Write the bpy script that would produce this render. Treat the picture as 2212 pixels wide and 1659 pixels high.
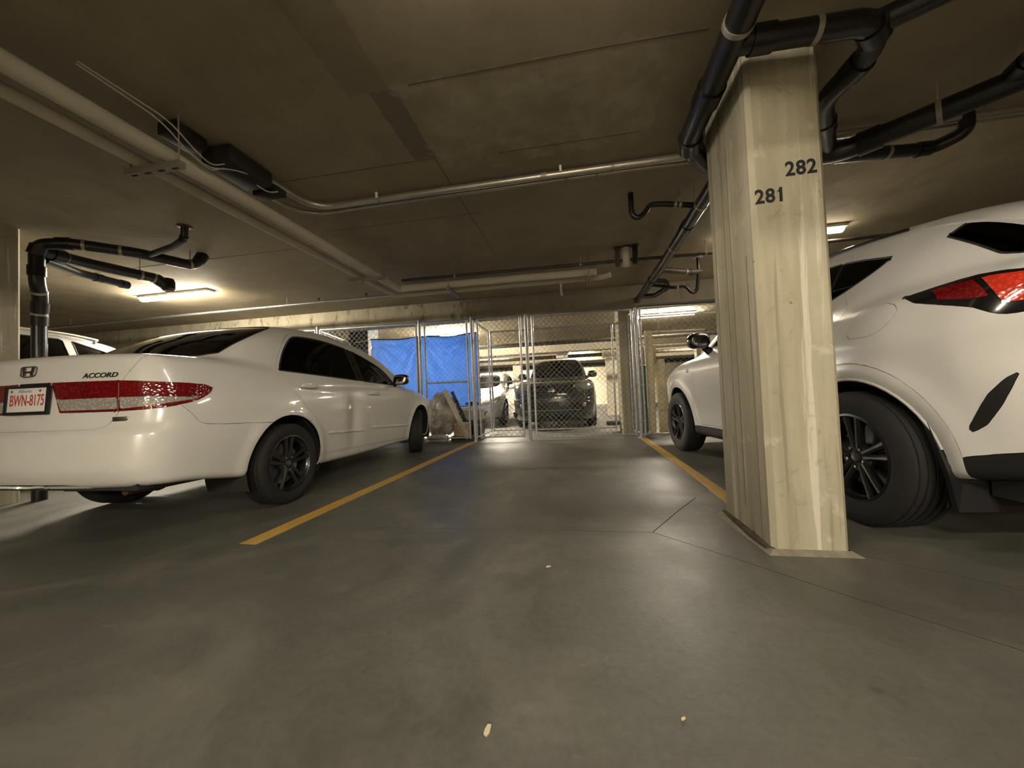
import bpy, bmesh, math, random
import numpy as np
from mathutils import Vector, Matrix
random.seed(7); rng=np.random.default_rng(7)
for o in list(bpy.data.objects): bpy.data.objects.remove(o)
SC=bpy.context.scene; COL=SC.collection
# ---------------- camera ----------------
CAMH=.82; YAW,PITCH,ROLL=[math.radians(a) for a in (10.1,1.7,-2.3)]
cam=bpy.data.cameras.new('camera'); cam.sensor_fit='HORIZONTAL'; cam.sensor_width=36; cam.lens=800/2212*36
cam.clip_start=.02; cam.clip_end=200
camo=bpy.data.objects.new('camera',cam); COL.objects.link(camo)
fw=Vector((-math.sin(YAW)*math.cos(PITCH),math.cos(YAW)*math.cos(PITCH),math.sin(PITCH)))
rt=Vector((math.cos(YAW),math.sin(YAW),0)); up=rt.cross(fw)
r2=math.cos(ROLL)*rt+math.sin(ROLL)*up; u2=-math.sin(ROLL)*rt+math.cos(ROLL)*up
mw=Matrix.Identity(4)
for i,v in enumerate((r2,u2,-fw)):
    for k in range(3): mw[k][i]=v[k]
mw[2][3]=CAMH
camo.matrix_world=mw; SC.camera=camo
# ---------------- world, exposure ----------------
w=bpy.data.worlds.new('world'); SC.world=w; w.use_nodes=True
w.node_tree.nodes['Background'].inputs[0].default_value=(.9,.85,.75,1); w.node_tree.nodes['Background'].inputs[1].default_value=0.0
SC.view_settings.view_transform='Standard'; SC.view_settings.look='None'; SC.view_settings.gamma=1
SC.view_settings.use_curve_mapping=False; SC.view_settings.exposure=3.7
# the garage's ceiling fluorescents plus unseen fill lamps: (x, y, z, length, along, strength); built by lamp() below
WARM=(1.0,.893,.715)
LAMPS=[
 (-6.05,4.68,2.55,1.25,'x',30,'glowing fluorescent ceiling light behind the white sedan'),
 (2.10,9.15,2.50,1.25,'x',38,'glowing fluorescent tube behind the chain-link fence on the right'),
 (2.40,4.76,2.55,1.25,'x',3.6,'ceiling light glowing beside the numbered column'),
 (-3.5,9.95,2.50,1.25,'x',100,'fluorescent ceiling light above the blue tarp'),
 (-3.4,14.2,2.50,1.25,'x',46,'fluorescent ceiling light deep in the garage on the left'),
 (.15,16.4,2.50,.6,'x',40,'small bright light seen just above the dark vehicle roof'),
 (-2.0,22.6,2.50,1.25,'x',180,'added fluorescent light brightening the far wall'),  # unseen lamp, added to brighten the far wall
 (4.2,13.5,2.50,1.25,'x',40,'fluorescent ceiling light deep in the garage on the right'),
 (-.1,1.0,2.56,1.25,'x',4.5,'dim unseen fill light added over the viewer'),  # fill lamp added out of view to lift floor, sedan side and ceiling
 (1.5,-2.9,2.56,1.25,'x',36,'fluorescent ceiling light just behind the viewer'),
 (-.9,-5.4,2.56,1.25,'x',50,'fluorescent ceiling light far behind the viewer'),
]
# ---------------- materials ----------------
MAT={}
def nodes(name):
    m=bpy.data.materials.new(name); m.use_nodes=True; nt=m.node_tree
    return m,nt,nt.nodes['Principled BSDF']
def M(name,col,rough=.5,metal=0.,spec=.5,coat=0.,noise=0.,scale=6.,bump=0.,bscale=60.,trans=0.,sub=0):
    if name in MAT: return MAT[name]
    m,nt,b=nodes(name); c=(*col,1)
    b.inputs['Base Color'].default_value=c; b.inputs['Roughness'].default_value=rough; b.inputs['Metallic'].default_value=metal
    b.inputs['Specular IOR Level'].default_value=spec; b.inputs['Coat Weight'].default_value=coat; b.inputs['Coat Roughness'].default_value=.04
    if trans: b.inputs['Transmission Weight'].default_value=trans
    if noise or bump:
        tc=nt.nodes.new('ShaderNodeTexCoord')
    if noise:
        n=nt.nodes.new('ShaderNodeTexNoise'); n.inputs['Scale'].default_value=scale; n.inputs['Detail'].default_value=6
        nt.links.new(tc.outputs['Object'],n.inputs['Vector'])
        r=nt.nodes.new('ShaderNodeValToRGB'); r.color_ramp.elements[0].position=.3; r.color_ramp.elements[1].position=.7
        r.color_ramp.elements[0].color=(*[v*(1-noise) for v in col],1); r.color_ramp.elements[1].color=(*[min(1,v*(1+noise)) for v in col],1)
        nt.links.new(n.outputs['Fac'],r.inputs[0]); nt.links.new(r.outputs[0],b.inputs['Base Color'])
    if bump:
        n2=nt.nodes.new('ShaderNodeTexNoise'); n2.inputs['Scale'].default_value=bscale; n2.inputs['Detail'].default_value=4
        nt.links.new(tc.outputs['Object'],n2.inputs['Vector'])
        bp=nt.nodes.new('ShaderNodeBump'); bp.inputs['Strength'].default_value=bump; bp.inputs['Distance'].default_value=.01
        nt.links.new(n2.outputs['Fac'],bp.inputs['Height']); nt.links.new(bp.outputs[0],b.inputs['Normal'])
    MAT[name]=m; return m
class NT:
    """tiny node builder"""
    def __init__(s,nt): s.nt=nt; s.tc=nt.nodes.new('ShaderNodeTexCoord')
    def link(s,a,b): s.nt.links.new(a,b)
    def mapping(s,scale=(1,1,1),loc=(0,0,0),rot=(0,0,0)):
        n=s.nt.nodes.new('ShaderNodeMapping'); n.inputs['Scale'].default_value=scale; n.inputs['Location'].default_value=loc; n.inputs['Rotation'].default_value=rot
        s.link(s.tc.outputs['Object'],n.inputs['Vector']); return n.outputs[0]
    def noise(s,scale,vec=None,detail=5,rough=.55,dist=0):
        n=s.nt.nodes.new('ShaderNodeTexNoise'); n.inputs['Scale'].default_value=scale; n.inputs['Detail'].default_value=detail
        n.inputs['Roughness'].default_value=rough; n.inputs['Distortion'].default_value=dist
        s.link(vec if vec is not None else s.tc.outputs['Object'],n.inputs['Vector']); return n.outputs['Fac']
    def ramp(s,fac,stops):
        r=s.nt.nodes.new('ShaderNodeValToRGB'); e=r.color_ramp.elements
        while len(e)<len(stops): e.new(.5)
        for q,(p,c) in zip(e,stops): q.position=p; q.color=(*c,1) if len(c)==3 else c
        s.link(fac,r.inputs[0]); return r.outputs[0]
    def g(s,v): return (v,v,v)
    def mix(s,f,a,b,mode='MIX'):
        n=s.nt.nodes.new('ShaderNodeMix'); n.data_type='RGBA'; n.blend_type=mode
        for inp,v in ((n.inputs[0],f),(n.inputs[6],a),(n.inputs[7],b)):
            if isinstance(v,(int,float)): inp.default_value=v
            elif isinstance(v,tuple): inp.default_value=(*v,1)
            else: s.link(v,inp)
        return n.outputs[2]
    def math(s,op,a,b=0.,c=0.):
        n=s.nt.nodes.new('ShaderNodeMath'); n.operation=op
        for inp,v in zip(n.inputs,(a,b,c)):
            if isinstance(v,(int,float)): inp.default_value=v
            else: s.link(v,inp)
        return n.outputs[0]
    def sep(s,vec=None):
        n=s.nt.nodes.new('ShaderNodeSeparateXYZ'); s.link(vec if vec is not None else s.tc.outputs['Object'],n.inputs[0]); return n.outputs
    def bump(s,h,strength,dist=.01,normal=None):
        n=s.nt.nodes.new('ShaderNodeBump'); n.inputs['Strength'].default_value=strength; n.inputs['Distance'].default_value=dist
        s.link(h,n.inputs['Height'])
        if normal is not None: s.link(normal,n.inputs['Normal'])
        return n.outputs[0]
    def rect(s,x0,x1,y0,y1,wob=.0,wf=None,axes=(0,1)):
        """1 inside a box of object space, edge wobbled by a noise"""
        o=s.sep(); x,y=o[axes[0]],o[axes[1]]
        if wf is not None:
            d=s.math('MULTIPLY',s.math('SUBTRACT',wf,.5),wob); x=s.math('ADD',x,d); y=s.math('ADD',y,d)
        a=s.math('MULTIPLY',s.math('GREATER_THAN',x,x0),s.math('LESS_THAN',x,x1))
        b=s.math('MULTIPLY',s.math('GREATER_THAN',y,y0),s.math('LESS_THAN',y,y1))
        return s.math('MULTIPLY',a,b)
def mat_floor():
    m,nt,b=nodes('sealed_concrete_floor'); n=NT(nt)
    big=n.noise(.45,detail=4); mid=n.noise(2.2,detail=7,rough=.62,dist=.6); fine=n.noise(38,detail=6,rough=.7)
    str_=n.noise(1.3,n.mapping((1.0,3.0,1)),detail=6,dist=.4)
    c=n.ramp(mid,[(.32,(0.084,0.082,0.069)),(.5,(0.107,0.104,0.088)),(.68,(0.132,0.127,0.108))])
    c=n.mix(n.ramp(big,[(.4,n.g(0)),(.65,n.g(1))]),c,(0.101,0.102,0.086))
    c=n.mix(n.ramp(str_,[(.56,n.g(0)),(.72,n.g(.55))]),c,(0.174,0.162,0.126))
    c=n.mix(n.ramp(fine,[(.35,n.g(.32)),(.55,n.g(0))]),c,(0.051,0.045,0.035))
    bl=n.noise(1.1,detail=9,rough=.7,dist=1.2); c=n.mix(n.ramp(bl,[(.50,n.g(0)),(.64,n.g(.55))]),c,(.175,.165,.132)); c=n.mix(n.ramp(bl,[(.34,n.g(.55)),(.46,n.g(0))]),c,(.062,.058,.047))
    # scuffed scrape marks and dark oil drops
    sc=n.noise(5.5,n.mapping((1,2.4,1)),detail=10,rough=.8,dist=1.6)
    c=n.mix(n.ramp(sc,[(.625,n.g(0)),(.67,n.g(.6))]),c,(0.228,0.215,0.174))
    sp=n.noise(3.1,detail=2); c=n.mix(n.ramp(sp,[(.235,n.g(.7)),(.27,n.g(0))]),c,(0.041,0.038,0.031))
    nt.links.new(c,b.inputs['Base Color'])
    nt.links.new(n.ramp(mid,[(.3,n.g(.40)),(.7,n.g(.58))]),b.inputs['Roughness'])
    h=n.math('ADD',n.math('MULTIPLY',mid,.5),n.math('MULTIPLY',fine,.25))
    nt.links.new(n.bump(h,.35,.012),b.inputs['Normal']); b.inputs['Specular IOR Level'].default_value=.45
    return m
def mat_ceiling():
    m,nt,b=nodes('raw_concrete_ceiling'); n=NT(nt)
    big=n.noise(.5,detail=5); mid=n.noise(2.6,detail=8,rough=.65,dist=.5); wf=n.noise(9,detail=5,rough=.7)
    c=n.ramp(mid,[(.3,(0.231,0.190,0.122)),(.5,(0.294,0.245,0.163)),(.7,(0.356,0.300,0.203))])
    c=n.mix(n.ramp(big,[(.38,n.g(0)),(.62,n.g(.6))]),c,(0.250,0.213,0.144))
    # plywood-form sheets: each sheet a slightly different tone (1.22 x 2.44 m)
    o=n.sep(); fx=n.math('FLOOR',n.math('DIVIDE',n.math('ADD',o[0],.99+12*2.44),2.44)); fy=n.math('FLOOR',n.math('DIVIDE',n.math('ADD',o[1],-.43),1.5))
    wn=nt.nodes.new('ShaderNodeTexWhiteNoise'); wn.noise_dimensions='2D'; cb=nt.nodes.new('ShaderNodeCombineXYZ'); n.link(fx,cb.inputs[0]); n.link(fy,cb.inputs[1]); n.link(cb.outputs[0],wn.inputs['Vector'])
    c=n.mix(n.math('MULTIPLY',wn.outputs['Value'],.22),c,(0.188,0.156,0.106))
    # dark patch left by a filler board and the strip in line with it
    c=n.mix(n.math('MULTIPLY',n.rect(-1.12,-.96,1.93,2.56,.05,wf),.62),c,(0.119,0.110,0.088))
    c=n.mix(n.math('MULTIPLY',n.rect(-1.25,-.99,.2,1.93,.06,wf),.42),c,(0.150,0.125,0.081))
    pal=n.math('MULTIPLY',n.rect(-.97,.6,1.93,2.75,.35,n.noise(4,detail=9,rough=.75)),n.ramp(n.noise(5,detail=9,rough=.7),[(.45,n.g(0)),(.62,n.g(.5))]))
    c=n.mix(pal,c,(0.413,0.375,0.288))
    spt=n.noise(11,detail=7,rough=.75); c=n.mix(n.ramp(spt,[(.30,n.g(.6)),(.37,n.g(0))]),c,(0.138,0.112,0.075))
    nt.links.new(c,b.inputs['Base Color']); b.inputs['Roughness'].default_value=.85; b.inputs['Specular IOR Level'].default_value=.2
    nt.links.new(n.bump(n.math('ADD',mid,n.math('MULTIPLY',wf,.4)),.25,.01),b.inputs['Normal']); return m
def mat_column():
    m,nt,b=nodes('board_formed_concrete'); n=NT(nt)
    st=n.noise(7,n.mapping((1,1,.09)),detail=7,rough=.6); mid=n.noise(3.5,detail=8,rough=.65,dist=.4); fine=n.noise(45,detail=5,rough=.7)
    c=n.ramp(st,[(.28,(.30,.265,.185)),(.5,(.41,.37,.27)),(.70,(.54,.50,.385))])
    c=n.mix(n.ramp(mid,[(.4,n.g(.0)),(.62,n.g(.5))]),c,(.36,.33,.245))
    c=n.mix(n.ramp(mid,[(.60,n.g(.0)),(.66,n.g(.55))]),c,(.60,.565,.45))
    ln=n.noise(26,n.mapping((1,1,.035)),detail=3); c=n.mix(n.ramp(ln,[(.30,n.g(.55)),(.36,n.g(0))]),c,(.20,.17,.115))
    dr=n.noise(13,n.mapping((1,1,.045)),detail=5,rough=.6); c=n.mix(n.ramp(dr,[(.60,n.g(0)),(.645,n.g(.7))]),c,(.66,.62,.50))
    bl=n.noise(8,detail=9,rough=.75,dist=.8); c=n.mix(n.ramp(bl,[(.33,n.g(.55)),(.43,n.g(0))]),c,(.25,.215,.14))
    dots=n.noise(17,detail=2); c=n.mix(n.ramp(dots,[(.235,n.g(.9)),(.26,n.g(0))]),c,(.16,.13,.085))
    nt.links.new(c,b.inputs['Base Color']); b.inputs['Roughness'].default_value=.8; b.inputs['Specular IOR Level'].default_value=.25
    h=n.math('ADD',n.math('MULTIPLY',ln,.8),n.math('ADD',n.math('MULTIPLY',dots,.5),n.math('MULTIPLY',fine,.3)))
    nt.links.new(n.bump(h,.5,.008),b.inputs['Normal']); return m
def mat_beam():
    m,nt,b=nodes('stained_and_shaded_concrete_beam'); n=NT(nt)
    st=n.noise(3.2,n.mapping((1,1,.35)),detail=8,rough=.7); sm=n.noise(9,n.mapping((1,1,.4)),detail=8,rough=.75)
    c=n.ramp(st,[(.3,(.29,.26,.18)),(.6,(.42,.38,.28))])
    c=n.mix(n.ramp(sm,[(.56,n.g(0)),(.63,n.g(.75))]),c,(.14,.11,.07))
    o=n.sep(); far=n.math('MULTIPLY',n.math('GREATER_THAN',n.math('ADD',o[0],n.math('MULTIPLY',sm,2.2)),-1.0),.75)  # right part of the beam darkened: missing lamplight put into the colour
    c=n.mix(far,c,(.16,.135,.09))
    nt.links.new(c,b.inputs['Base Color']); b.inputs['Roughness'].default_value=.85
    nt.links.new(n.bump(sm,.3,.01),b.inputs['Normal']); return m
def mat_paint(name,col,rough=.28,inner=(.012,.012,.013),metal=0):
    """car paint outside, dark trim on the inner side of the sheet"""
    m,nt,b=nodes(name); 
    b.inputs['Base Color'].default_value=(*col,1); b.inputs['Roughness'].default_value=rough; b.inputs['Coat Weight'].default_value=.8; b.inputs['Coat Roughness'].default_value=.05; b.inputs['Metallic'].default_value=metal
    d=nt.nodes.new('ShaderNodeBsdfDiffuse'); d.inputs[0].default_value=(*inner,1)
    g=nt.nodes.new('ShaderNodeNewGeometry'); mx=nt.nodes.new('ShaderNodeMixShader')
    nt.links.new(g.outputs['Backfacing'],mx.inputs[0]); nt.links.new(b.outputs[0],mx.inputs[1]); nt.links.new(d.outputs[0],mx.inputs[2])
    nt.links.new(mx.outputs[0],nt.nodes['Material Output'].inputs[0]); return m
def mat_glass(name,tint,refl=1.0):
    m,nt,b=nodes(name); nt.nodes.remove(b)
    t=nt.nodes.new('ShaderNodeBsdfTransparent'); t.inputs[0].default_value=(*tint,1)
    g=nt.nodes.new('ShaderNodeBsdfGlossy'); g.inputs['Roughness'].default_value=.02
    f=nt.nodes.new('ShaderNodeFresnel'); f.inputs[0].default_value=1.45
    mx=nt.nodes.new('ShaderNodeMixShader'); nt.links.new(f.outputs[0],mx.inputs[0]); nt.links.new(t.outputs[0],mx.inputs[1]); nt.links.new(g.outputs[0],mx.inputs[2])
    nt.links.new(mx.outputs[0],nt.nodes['Material Output'].inputs[0]); return m
def mat_emit(name,col,strength):
    m,nt,b=nodes(name); b.inputs['Base Color'].default_value=(*col,1); b.inputs['Emission Color'].default_value=(*col,1); b.inputs['Emission Strength'].default_value=strength; return m
def mat_lens(name,col,bright):
    m,nt,b=nodes(name); n=NT(nt)
    v=nt.nodes.new('ShaderNodeTexVoronoi'); v.inputs['Scale'].default_value=62; n.link(n.tc.outputs['Object'],v.inputs['Vector'])
    c=n.mix(n.ramp(v.outputs['Distance'],[(.15,n.g(1)),(.5,n.g(0))]),tuple(col),tuple(bright))
    n.link(c,b.inputs['Base Color']); b.inputs['Roughness'].default_value=.12; b.inputs['Coat Weight'].default_value=1
    n.link(n.bump(v.outputs['Distance'],.35,.004),b.inputs['Normal']); return m
def mat_tarp():
    m,nt,b=nodes('blue_poly_tarp'); n=NT(nt); f=n.noise(5,detail=6)
    n.link(n.ramp(f,[(.3,(.10,.27,.66)),(.7,(.18,.38,.80))]),b.inputs['Base Color']); b.inputs['Roughness'].default_value=.45
    tr=nt.nodes.new('ShaderNodeBsdfTranslucent'); tr.inputs[0].default_value=(.22,.42,.80,1)
    mx=nt.nodes.new('ShaderNodeMixShader'); mx.inputs[0].default_value=.45
    n.link(b.outputs[0],mx.inputs[1]); n.link(tr.outputs[0],mx.inputs[2]); n.link(mx.outputs[0],nt.nodes['Material Output'].inputs[0]); return m
def mat_line():
    m,nt,b=nodes('worn_yellow_paint'); n=NT(nt); f=n.noise(22,detail=8,rough=.75); g=n.noise(3,detail=4)
    c=n.ramp(g,[(.3,(.50,.30,.06)),(.7,(.60,.37,.085))])
    c=n.mix(n.ramp(f,[(.28,n.g(.7)),(.40,n.g(0))]),c,(.26,.18,.06))
    n.link(c,b.inputs['Base Color']); b.inputs['Roughness'].default_value=.55; return m
def mat_plastic():
    m,nt,b=nodes('crumpled_clear_plastic'); n=NT(nt); f=n.noise(7,detail=7,dist=.8)
    n.link(n.ramp(f,[(.35,(.16,.14,.11)),(.65,(.40,.37,.32))]),b.inputs['Base Color']); b.inputs['Roughness'].default_value=.18
    n.link(n.bump(n.noise(11,detail=5,dist=1.2),.8,.05),b.inputs['Normal']); return m
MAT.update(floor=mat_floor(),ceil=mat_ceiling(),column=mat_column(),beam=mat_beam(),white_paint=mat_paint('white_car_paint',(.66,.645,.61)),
 white_paint2=mat_paint('pearl_white_car_paint',(.66,.645,.625)),black_paint=mat_paint('black_car_paint',(.012,.013,.013),.22),silver_paint=mat_paint('silver_car_paint',(.40,.40,.40),.3,metal=.35),
 glass=mat_glass('tinted_car_glass',(.30,.32,.30)),dark_glass=mat_glass('privacy_car_glass',(.05,.055,.055)),
 red_lens=mat_lens('red_lamp_lens',(.13,.003,.005),(.24,.010,.010)),dim_lens=mat_lens('grey_lamp_lens',(.07,.07,.065),(.16,.155,.14)),clear_lens=mat_lens('clear_lamp_lens',(.30,.275,.245),(.50,.465,.41)),
 red_glow=mat_lens('bright_red_lens',(.52,.035,.016),(.75,.06,.03)),tarp=mat_tarp(),line=mat_line(),plastic=mat_plastic())
M('wall',(.42,.37,.27),.85,noise=.12,scale=1.6,bump=.2); M('wall_pale',(.74,.68,.53),.8,noise=.06,scale=1.2,bump=.12)
M('abs',(.008,.0075,.007),.32,noise=.25,scale=8,bump=.12,bscale=30); M('abs_fit',(.006,.0055,.005),.30)
M('band',(.32,.29,.24),.4,metal=.5); M('steel',(.36,.35,.33),.38,metal=.85,noise=.15,scale=12); M('galv',(.42,.42,.43),.42,metal=.7,noise=.18,scale=20)
M('insul',(.50,.455,.35),.7,noise=.1,scale=4,bump=.15); M('insul_white',(.62,.58,.48),.65,noise=.08,scale=4); M('pvc',(.55,.52,.44),.45,noise=.08,scale=5)
M('conduit',(.47,.44,.37),.33,metal=.75,noise=.1,scale=8); M('wire',(.20,.195,.18),.5,metal=.4); M('dark_iron',(.018,.014,.010),.6,metal=.2,noise=.4,scale=18)
M('iron',(.06,.048,.035),.55,metal=.4,noise=.3,scale=10); M('strut',(.30,.275,.22),.5,metal=.5)
M('rubber',(.013,.0125,.012),.75,bump=.3,bscale=90); M('rim_black',(.012,.012,.013),.28,coat=.6); M('chrome',(.6,.6,.6),.12,metal=1.0); M('dark_chrome',(.20,.19,.18),.2,metal=.9)
M('black_plastic',(.010,.010,.010),.5); M('gloss_black',(.006,.006,.007),.12,coat=.8); M('seal',(.008,.008,.008),.6); M('cabin',(.018,.017,.016),.85); M('seat',(.035,.033,.03),.8)
M('plate_white',(.72,.69,.66),.4); M('plate_red',(.42,.05,.05),.45); M('plate_grey',(.22,.25,.33),.5); M('num_black',(.012,.011,.010),.7)
M('wire_white',(.42,.39,.33),.6); M('wood',(.42,.37,.27),.7,noise=.15,scale=9); M('tan',(.36,.26,.14),.75,noise=.15,scale=7); M('wicker',(.33,.245,.135),.8,noise=.3,scale=30,bump=.3)
M('teal',(.012,.085,.085),.6); M('carpet_roll',(.56,.49,.33),.85,noise=.12,scale=6,bump=.3); M('brown_iron',(.09,.05,.03),.7,noise=.3,scale=14); M('dirt',(.055,.045,.028),.9,noise=.4,scale=25)
M('lamp_body',(.62,.58,.5),.5); M('pale_dust',(.36,.33,.25),.9,noise=.2,scale=20); M('skirt',(.20,.18,.135),.9,noise=.25,scale=18); M('joint_line',(.17,.14,.095),.9); M('groove',(.02,.018,.014),.9); M('paper',(.62,.52,.33),.7); M('cloth_white',(.55,.5,.47),.8,noise=.1,scale=10,bump=.4,bscale=20)
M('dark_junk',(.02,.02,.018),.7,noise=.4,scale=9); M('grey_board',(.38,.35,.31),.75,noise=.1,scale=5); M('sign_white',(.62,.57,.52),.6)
# ---------------- builders ----------------
class MB:
    def __init__(s): s.v=[]; s.f=[]
    def add(s,V,F):
        o=len(s.v); s.v+= [tuple(map(float,p)) for p in V]; s.f+=[tuple(i+o for i in f) for f in F]; return s
    def box(s,c,d,rot=None,bev=0):
        hx,hy,hz=d[0]/2,d[1]/2,d[2]/2
        if bev:
            bm=bmesh.new(); bmesh.ops.create_cube(bm,size=1); bmesh.ops.scale(bm,vec=d,verts=bm.verts)
            bmesh.ops.bevel(bm,geom=list(bm.edges),offset=bev,segments=2,affect='EDGES',profile=.6)
            V=[v.co.copy() for v in bm.verts]; F=[[v.index for v in f.verts] for f in bm.faces]; bm.free()
        else:
            V=[Vector((x,y,z)) for x in(-hx,hx) for y in(-hy,hy) for z in(-hz,hz)]
            F=[(0,1,3,2),(4,6,7,5),(0,4,5,1),(2,3,7,6),(0,2,6,4),(1,5,7,3)]
        R=rot if rot is not None else Matrix.Identity(3); c=Vector(c)
        return s.add([R@v+c for v in V],F)
    def tube(s,pts,r,n=10,cap=True):
        P=[Vector(p) for p in pts]; rs=r if isinstance(r,(list,tuple)) else [r]*len(P)
        T=[]
        for i in range(len(P)):
            a=(P[i]-P[i-1]).normalized() if i else (P[1]-P[0]).normalized()
            b=(P[i+1]-P[i]).normalized() if i<len(P)-1 else a
            t=(a+b); T.append(t.normalized() if t.length>1e-6 else a)
        ref=Vector((0,0,1)) if abs(T[0].z)<.9 else Vector((1,0,0))
        nrm=(ref-T[0]*ref.dot(T[0])).normalized(); V=[]
        for i,p in enumerate(P):
            nrm=(nrm-T[i]*nrm.dot(T[i])).normalized(); bi=T[i].cross(nrm)
            k=1.0
            if 0<i<len(P)-1:
                c=(P[i]-P[i-1]).normalized().dot((P[i+1]-P[i]).normalized()); k=1/max(.5,math.sqrt(max(.01,(1+c)/2)))
            for j in range(n):
                a=2*math.pi*j/n; V.append(p+(nrm*math.cos(a)+bi*math.sin(a))*rs[i]*(k if len(P)<5 else 1))
        F=[(i*n+j,i*n+(j+1)%n,(i+1)*n+(j+1)%n,(i+1)*n+j) for i in range(len(P)-1) for j in range(n)]
        if cap: F+=[tuple(range(n))[::-1],tuple(range((len(P)-1)*n,len(P)*n))]
        return s.add(V,F)
    def lathe(s,prof,n=32,axis='x',c=(0,0,0),close=False):
        V=[]; m=len(prof)
        for k in range(n):
            a=2*math.pi*k/n
            for (r,h) in prof:
                p={'x':(h,r*math.cos(a),r*math.sin(a)),'y':(r*math.cos(a),h,r*math.sin(a)),'z':(r*math.cos(a),r*math.sin(a),h)}[axis]
                V.append((p[0]+c[0],p[1]+c[1],p[2]+c[2]))
        F=[(k*m+i,((k+1)%n)*m+i,((k+1)%n)*m+i+1,k*m+i+1) for k in range(n) for i in range(m-1)]
        if close: F+=[(k*m+m-1,((k+1)%n)*m+m-1,((k+1)%n)*m,k*m) for k in range(n)]
        return s.add(V,F)
    def prism(s,poly,d):
        """poly: list of 3-D points, extruded by vector d"""
        n=len(poly); d=Vector(d); V=[Vector(p) for p in poly]+[Vector(p)+d for p in poly]
        F=[tuple(range(n))[::-1],tuple(range(n,2*n))]+[(i,(i+1)%n,n+(i+1)%n,n+i) for i in range(n)]
        return s.add(V,F)
    def build(s,name,mat,parent=None,smooth=True,ang=35,fixn=True):
        me=bpy.data.meshes.new(name); me.from_pydata(s.v,[],s.f); me.validate(); me.update()
        if fixn:
            bm=bmesh.new(); bm.from_mesh(me); bmesh.ops.recalc_face_normals(bm,faces=bm.faces); bm.to_mesh(me); bm.free()
        if smooth and len(me.polygons):
            me.polygons.foreach_set('use_smooth',[True]*len(me.polygons)); me.set_sharp_from_angle(angle=math.radians(ang))
        o=bpy.data.objects.new(name,me); COL.objects.link(o)
        if mat is not None: me.materials.append(MAT[mat] if isinstance(mat,str) else mat)
        if parent is not None: o.parent=parent
        return o
def tag(o,label=None,cat=None,group=None,kind=None):
    for k,v in (('label',label),('category',cat),('group',group),('kind',kind)):
        if v: o[k]=v
    return o
def empty(name,loc=(0,0,0),rz=0,label=None,cat=None,group=None):
    o=bpy.data.objects.new(name,None); COL.objects.link(o); o.location=loc; o.rotation_euler=(0,0,rz); o.empty_display_size=.1
    return tag(o,label,cat,group)
def arc(pts,rad,n=6):
    """polyline with its corners rounded"""
    P=[Vector(p) for p in pts]; out=[P[0]]
    for i in range(1,len(P)-1):
        a=(P[i-1]-P[i]); b=(P[i+1]-P[i]); r=min(rad,a.length*.49,b.length*.49); a.normalize(); b.normalize()
        A=P[i]+a*r; B=P[i]+b*r
        for k in range(n+1):
            t=k/n; out.append((1-t)**2*A+2*t*(1-t)*P[i]+t*t*B)
    out.append(P[-1]); return out
def along(P,d):
    """point and direction at distance d along a polyline"""
    for i in range(len(P)-1):
        L=(P[i+1]-P[i]).length
        if d<=L or i==len(P)-2: return P[i].lerp(P[i+1],min(1,d/L) if L else 0),(P[i+1]-P[i]).normalized()
        d-=L
def pipe(name,label,cat,pts,r,mat,rad=.1,n=16,bands=(),fits=(),rods=(),group=None,zc=2.6,bmat='band',fmat=None):
    """pipe run; bands/fits/rods are distances along it: clamp bands, thicker couplings, hanger rods up to the slab"""
    P=arc(pts,rad); o=MB().tube(P,r,n).build(name,mat); tag(o,label,cat,group)
    for d in fits:
        p,t=along(P,d); MB().tube([p-t*r*.9,p+t*r*.9],r*1.16,n).build('coupling',fmat or mat,o)
    for d in bands:
        p,t=along(P,d); MB().tube([p-t*.012,p+t*.012],r*1.07,n).build('clamp_band',bmat,o)
    for d in rods:
        p,t=along(P,d); h=MB().tube([p-t*.012,p+t*.012],r*1.08,n).build('hanger_ring','strut',o)
        MB().tube([(p.x,p.y,p.z+r),(p.x,p.y,zc)],.005,6).build('hanger_rod','strut',h)
    return o
def text(txt,size,mat,name,parent,mtx,extrude=.001,bold=0.,sx=1.,shear=0.,space=1.):
    cu=bpy.data.curves.new('t','FONT'); cu.body=txt; cu.size=size; cu.extrude=extrude; cu.align_x='CENTER'; cu.align_y='CENTER'; cu.offset=bold; cu.shear=shear; cu.space_character=space; cu.resolution_u=4
    ob=bpy.data.objects.new('t',cu); COL.objects.link(ob); bpy.context.view_layer.update()
    me=bpy.data.meshes.new_from_object(ob.evaluated_get(bpy.context.evaluated_depsgraph_get())); bpy.data.objects.remove(ob)
    me.transform(mtx@Matrix.Diagonal((sx,1,1,1))); o=bpy.data.objects.new(name,me); COL.objects.link(o); me.materials.clear(); me.materials.append(MAT[mat]); o.parent=parent; return o
def frame(loc,xdir,ydir):
    x=Vector(xdir).normalized(); y=Vector(ydir); y=(y-x*y.dot(x)).normalized(); z=x.cross(y); m=Matrix.Identity(4)
    for i,v in enumerate((x,y,z)):
        for k in range(3): m[k][i]=v[k]
    m.translation=Vector(loc); return m
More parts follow.
